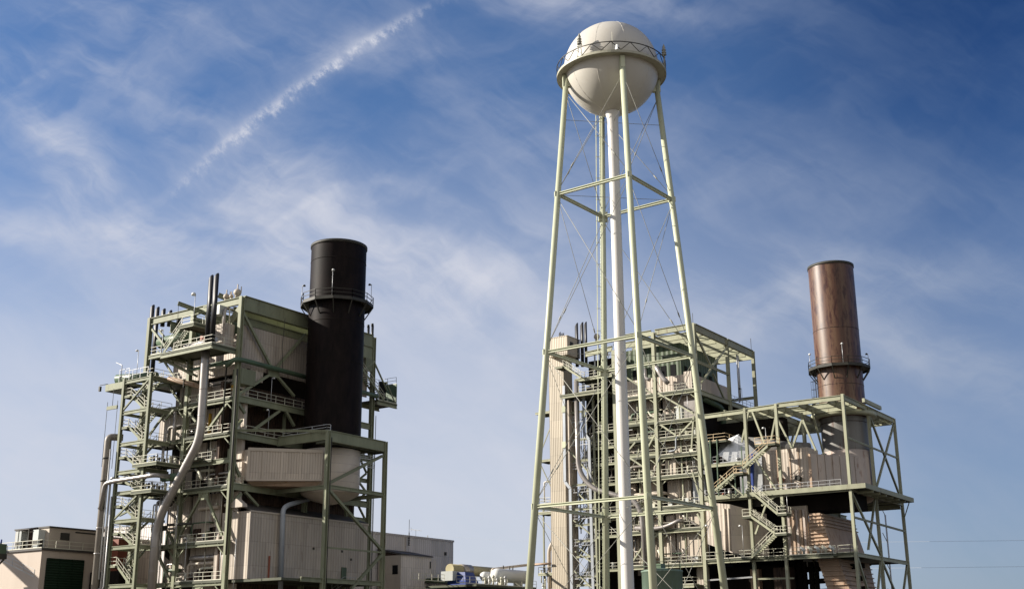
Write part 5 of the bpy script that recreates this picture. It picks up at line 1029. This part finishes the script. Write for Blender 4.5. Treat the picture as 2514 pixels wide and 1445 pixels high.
# ------------------------------------------------------------------ sky with cirrus and a contrail, all laid out by direction
w = bpy.data.worlds.new('World'); SC.world = w; w.use_nodes = True
nt = w.node_tree.nodes; L = w.node_tree.links; bg = nt['Background']
sky = nt.new('ShaderNodeTexSky'); sky.sky_type = 'NISHITA'; sky.sun_disc = False; sky.sun_elevation = EL; sky.sun_rotation = math.pi / 2 - AZ
sky.air_density = 1.; sky.dust_density = .5; sky.ozone_density = 3.5
tc = nt.new('ShaderNodeTexCoord')
def math_(op, a, b=None, c=None, clamp=False):
    n = nt.new('ShaderNodeMath'); n.operation = op; n.use_clamp = clamp
    for i, v in enumerate((a, b, c)):
        if v is None: continue
        if isinstance(v, (int, float)): n.inputs[i].default_value = v
        else: L.new(v, n.inputs[i])
    return n.outputs[0]
def dot_(v):
    n = nt.new('ShaderNodeVectorMath'); n.operation = 'DOT_PRODUCT'; L.new(tc.outputs['Generated'], n.inputs[0]); n.inputs[1].default_value = v; return n.outputs['Value']
dd = math_('MAXIMUM', dot_(DH), .05)
U = math_('DIVIDE', dot_(RH), dd); V = math_('DIVIDE', dot_(UP), dd)
def uv(px, py): r = sight(px, py); k = r.dot(DH); return r.dot(RH) / k, r.z / k
def comb(a, b, c=0.):
    n = nt.new('ShaderNodeCombineXYZ')
    for i, v in enumerate((a, b, c)):
        if isinstance(v, (int, float)): n.inputs[i].default_value = v
        else: L.new(v, n.inputs[i])
    return n.outputs[0]
def noise(vec, sc, det=6, rough=.6, dist=0.):
    n = nt.new('ShaderNodeTexNoise'); n.inputs['Scale'].default_value = sc; n.inputs['Detail'].default_value = det; n.inputs['Roughness'].default_value = rough; n.inputs['Distortion'].default_value = dist
    L.new(vec, n.inputs['Vector']); return n.outputs[0]
def sstep(x, a, b):
    n = nt.new('ShaderNodeMapRange'); n.interpolation_type = 'SMOOTHSTEP'; n.inputs[1].default_value = a; n.inputs[2].default_value = b; L.new(x, n.inputs[0]); return n.outputs[0]
def rot(ang, su=1., sv=1., wu=0, wv=0):
    """coordinates along / across a streak direction"""
    c, s = math.cos(ang), math.sin(ang)
    a = math_('ADD', math_('MULTIPLY', U, c), math_('MULTIPLY', V, s)); b = math_('ADD', math_('MULTIPLY', V, c), math_('MULTIPLY', U, -s))
    return math_('MULTIPLY', a, su), math_('MULTIPLY', b, sv)
def blob(p0, p1, wpx, amp):
    """soft elongated patch from p0 to p1 (sky positions), half width wpx"""
    (u0, v0), (u1, v1) = uv(*p0), uv(*p1); cu, cv = (u0 + u1) / 2, (v0 + v1) / 2; ln = math.hypot(u1 - u0, v1 - v0) / 2; ang = math.atan2(v1 - v0, u1 - u0); wd = wpx / F
    c, s = math.cos(ang), math.sin(ang); du = math_('SUBTRACT', U2, cu); dv = math_('SUBTRACT', V2, cv)
    a = math_('MULTIPLY', math_('ADD', math_('MULTIPLY', du, c), math_('MULTIPLY', dv, s)), 1 / ln); b = math_('MULTIPLY', math_('ADD', math_('MULTIPLY', dv, c), math_('MULTIPLY', du, -s)), 1 / wd)
    e = math_('ADD', math_('MULTIPLY', a, a), math_('MULTIPLY', b, b)); return math_('MULTIPLY', math_('EXPONENT', math_('MULTIPLY', e, -1.)), amp)
base = comb(U, V)
wob = noise(base, 5., 4, .6); wob2 = noise(comb(V, U, 4.), 5., 4, .6)
U2 = math_('ADD', U, math_('MULTIPLY', math_('SUBTRACT', wob, .5), .10)); V2 = math_('ADD', V, math_('MULTIPLY', math_('SUBTRACT', wob2, .5), .08))
cov = None
for p0, p1, wpx, amp in (((60, 280), (420, 640), 75, 1.0), ((160, 380), (330, 560), 50, .8), ((-100, 560), (420, 590), 55, .45), ((-150, 240), (420, 160), 110, .42), ((300, 260), (700, 420), 80, .35), ((350, 520), (1150, 640), 130, .8), ((380, 440), (900, 520), 90, .4), ((700, 480), (1350, 720), 130, .75), ((800, 760), (1400, 640), 90, .4), ((900, 640), (1500, 900), 150, .35),
                         ((1650, 700), (2600, 960), 80, .85), ((2050, 830), (2620, 900), 75, .7), ((1600, 880), (2150, 700), 90, .65), ((1700, 620), (2400, 700), 60, .3), ((1150, -20), (1800, 60), 60, .5), ((600, 130), (1000, 120), 55, .42), ((1100, 250), (1700, 650), 160, .12), ((2100, 680), (2600, 640), 50, .3), ((100, 40), (520, 60), 60, .25), ((1700, 420), (2300, 520), 90, .18)):
    b = blob(p0, p1, wpx, amp); cov = b if cov is None else math_('ADD', cov, b)
# fibrous, domain-warped texture
w1 = noise(base, 3.2, 5, .6); w2 = noise(comb(V, U, 9.), 3.2, 5, .6)
U3 = math_('ADD', U, math_('MULTIPLY', math_('SUBTRACT', w1, .5), .15)); V3 = math_('ADD', V, math_('MULTIPLY', math_('SUBTRACT', w2, .5), .12))
def rot3(ang, su, sv, w=0.):
    c, s = math.cos(ang), math.sin(ang)
    return comb(math_('MULTIPLY', math_('ADD', math_('MULTIPLY', U3, c), math_('MULTIPLY', V3, s)), su), math_('MULTIPLY', math_('ADD', math_('MULTIPLY', V3, c), math_('MULTIPLY', U3, -s)), sv), w)
fa = noise(rot3(-.5, 5., 15.), 1., 7, .58, .25); fb = noise(rot3(.5, 6., 17., 5.), 1., 7, .58, .25); fc = noise(comb(U3, V3), 20., 5, .6, .2)
fib = math_('ADD', math_('MULTIPLY', sstep(fa, .36, .72), .74), math_('MULTIPLY', sstep(fb, .40, .72), .42)); fib = math_('MULTIPLY', fib, math_('ADD', .62, math_('MULTIPLY', fc, .76)))
cov = math_('ADD', cov, .13)
cov = math_('SUBTRACT', 1., math_('EXPONENT', math_('MULTIPLY', cov, -1.45)))
cirrus = math_('MULTIPLY', cov, math_('ADD', math_('MULTIPLY', fib, .98), .12))
veil = math_('MULTIPLY', math_('MULTIPLY', math_('SUBTRACT', 1., sstep(V, .12, .50)), .84), math_('SUBTRACT', 1., math_('MULTIPLY', sstep(U, .0, .40), .40)))
veil = math_('MULTIPLY', veil, math_('ADD', .72, math_('MULTIPLY', fa, .5)))
cirrus = math_('SUBTRACT', 1., math_('MULTIPLY', math_('SUBTRACT', 1., math_('MINIMUM', cirrus, 1.)), math_('SUBTRACT', 1., math_('MINIMUM', veil, 1.))))
# contrail
(u0, v0), (u1, v1) = uv(420, 470), uv(1080, 0); ang = math.atan2(v1 - v0, u1 - u0); ln = math.hypot(u1 - u0, v1 - v0); c, s = math.cos(ang), math.sin(ang)
tu = math_('ADD', math_('MULTIPLY', math_('SUBTRACT', U, u0), c), math_('MULTIPLY', math_('SUBTRACT', V, v0), s)); tv = math_('ADD', math_('MULTIPLY', math_('SUBTRACT', V, v0), c), math_('MULTIPLY', math_('SUBTRACT', U, u0), -s))
tu = math_('MULTIPLY', tu, 1 / ln)
bendv = math_('MULTIPLY', math_('MULTIPLY', tu, math_('SUBTRACT', tu, 1.)), -.045)
pf = noise(comb(math_('MULTIPLY', tu, 30.), math_('MULTIPLY', tv, 60.)), 1., 7, .7); pf2 = noise(comb(math_('MULTIPLY', tu, 9.), math_('MULTIPLY', tv, 20.), 7.), 1., 3, .5)
dv_ = math_('ADD', math_('SUBTRACT', tv, bendv), math_('MULTIPLY', math_('SUBTRACT', pf, .5), .022)); dv_ = math_('ADD', dv_, math_('MULTIPLY', math_('SUBTRACT', pf2, .5), .014))
wid = math_('ADD', .0042, math_('MULTIPLY', math_('SUBTRACT', pf2, .35), .010))
q = math_('DIVIDE', dv_, wid); con = math_('EXPONENT', math_('MULTIPLY', math_('MULTIPLY', q, q), -1.))
env = math_('MULTIPLY', sstep(tu, -.16, .40), math_('SUBTRACT', 1., sstep(tu, .70, 1.10)))
con = math_('MULTIPLY', math_('MULTIPLY', con, env), math_('ADD', .10, math_('MULTIPLY', sstep(pf, .38, .68), .56)))
halo = math_('MULTIPLY', math_('MULTIPLY', math_('EXPONENT', math_('MULTIPLY', math_('POWER', math_('DIVIDE', dv_, .02), 2.), -1.)), env), .12)
cl = math_('ADD', math_('ADD', cirrus, con), halo); cl = math_('MINIMUM', math_('MAXIMUM', cl, 0.), .93)
hsv = nt.new('ShaderNodeHueSaturation'); hsv.inputs['Saturation'].default_value = 1.08; tint = nt.new('ShaderNodeMix'); tint.data_type = 'RGBA'; tint.blend_type = 'MULTIPLY'; tint.inputs[0].default_value = 1; tint.inputs[7].default_value = (1.0, 1.10, 1.27, 1); L.new(sky.outputs[0], tint.inputs[6]); L.new(tint.outputs[2], hsv.inputs['Color'])
mx = nt.new('ShaderNodeMix'); mx.data_type = 'RGBA'; L.new(cl, mx.inputs[0]); L.new(hsv.outputs[0], mx.inputs[6]); mx.inputs[7].default_value = (6.9, 7.1, 8.0, 1)
# bright cloud added unseen behind the viewpoint to fill the south faces, and the deeper blue away from the sun
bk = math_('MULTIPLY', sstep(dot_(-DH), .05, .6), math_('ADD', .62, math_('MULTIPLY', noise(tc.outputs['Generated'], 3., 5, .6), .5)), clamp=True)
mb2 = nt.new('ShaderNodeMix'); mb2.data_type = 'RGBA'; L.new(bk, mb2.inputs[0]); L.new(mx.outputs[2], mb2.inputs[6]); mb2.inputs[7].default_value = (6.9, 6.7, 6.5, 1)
dk = math_('ADD', math_('MULTIPLY', sstep(U, -.02, .42), .62), math_('MULTIPLY', math_('MULTIPLY', sstep(U, .15, .45), sstep(V, .3, .62)), .48))
dk = math_('MULTIPLY', dk, math_('SUBTRACT', 1., sstep(dot_(-DH), -.2, .1)))
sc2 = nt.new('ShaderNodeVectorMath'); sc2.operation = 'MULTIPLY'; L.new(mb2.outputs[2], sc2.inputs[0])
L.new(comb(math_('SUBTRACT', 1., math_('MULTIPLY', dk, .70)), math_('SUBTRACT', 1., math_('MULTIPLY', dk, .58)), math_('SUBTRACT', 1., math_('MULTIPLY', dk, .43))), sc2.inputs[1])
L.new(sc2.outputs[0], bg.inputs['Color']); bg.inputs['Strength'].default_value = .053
SC.view_settings.view_transform = 'Standard'; SC.view_settings.look = 'None'; SC.view_settings.exposure = .86; SC.view_settings.gamma = 1
SC.cycles.max_bounces = 5; SC.cycles.diffuse_bounces = 3; SC.cycles.glossy_bounces = 2
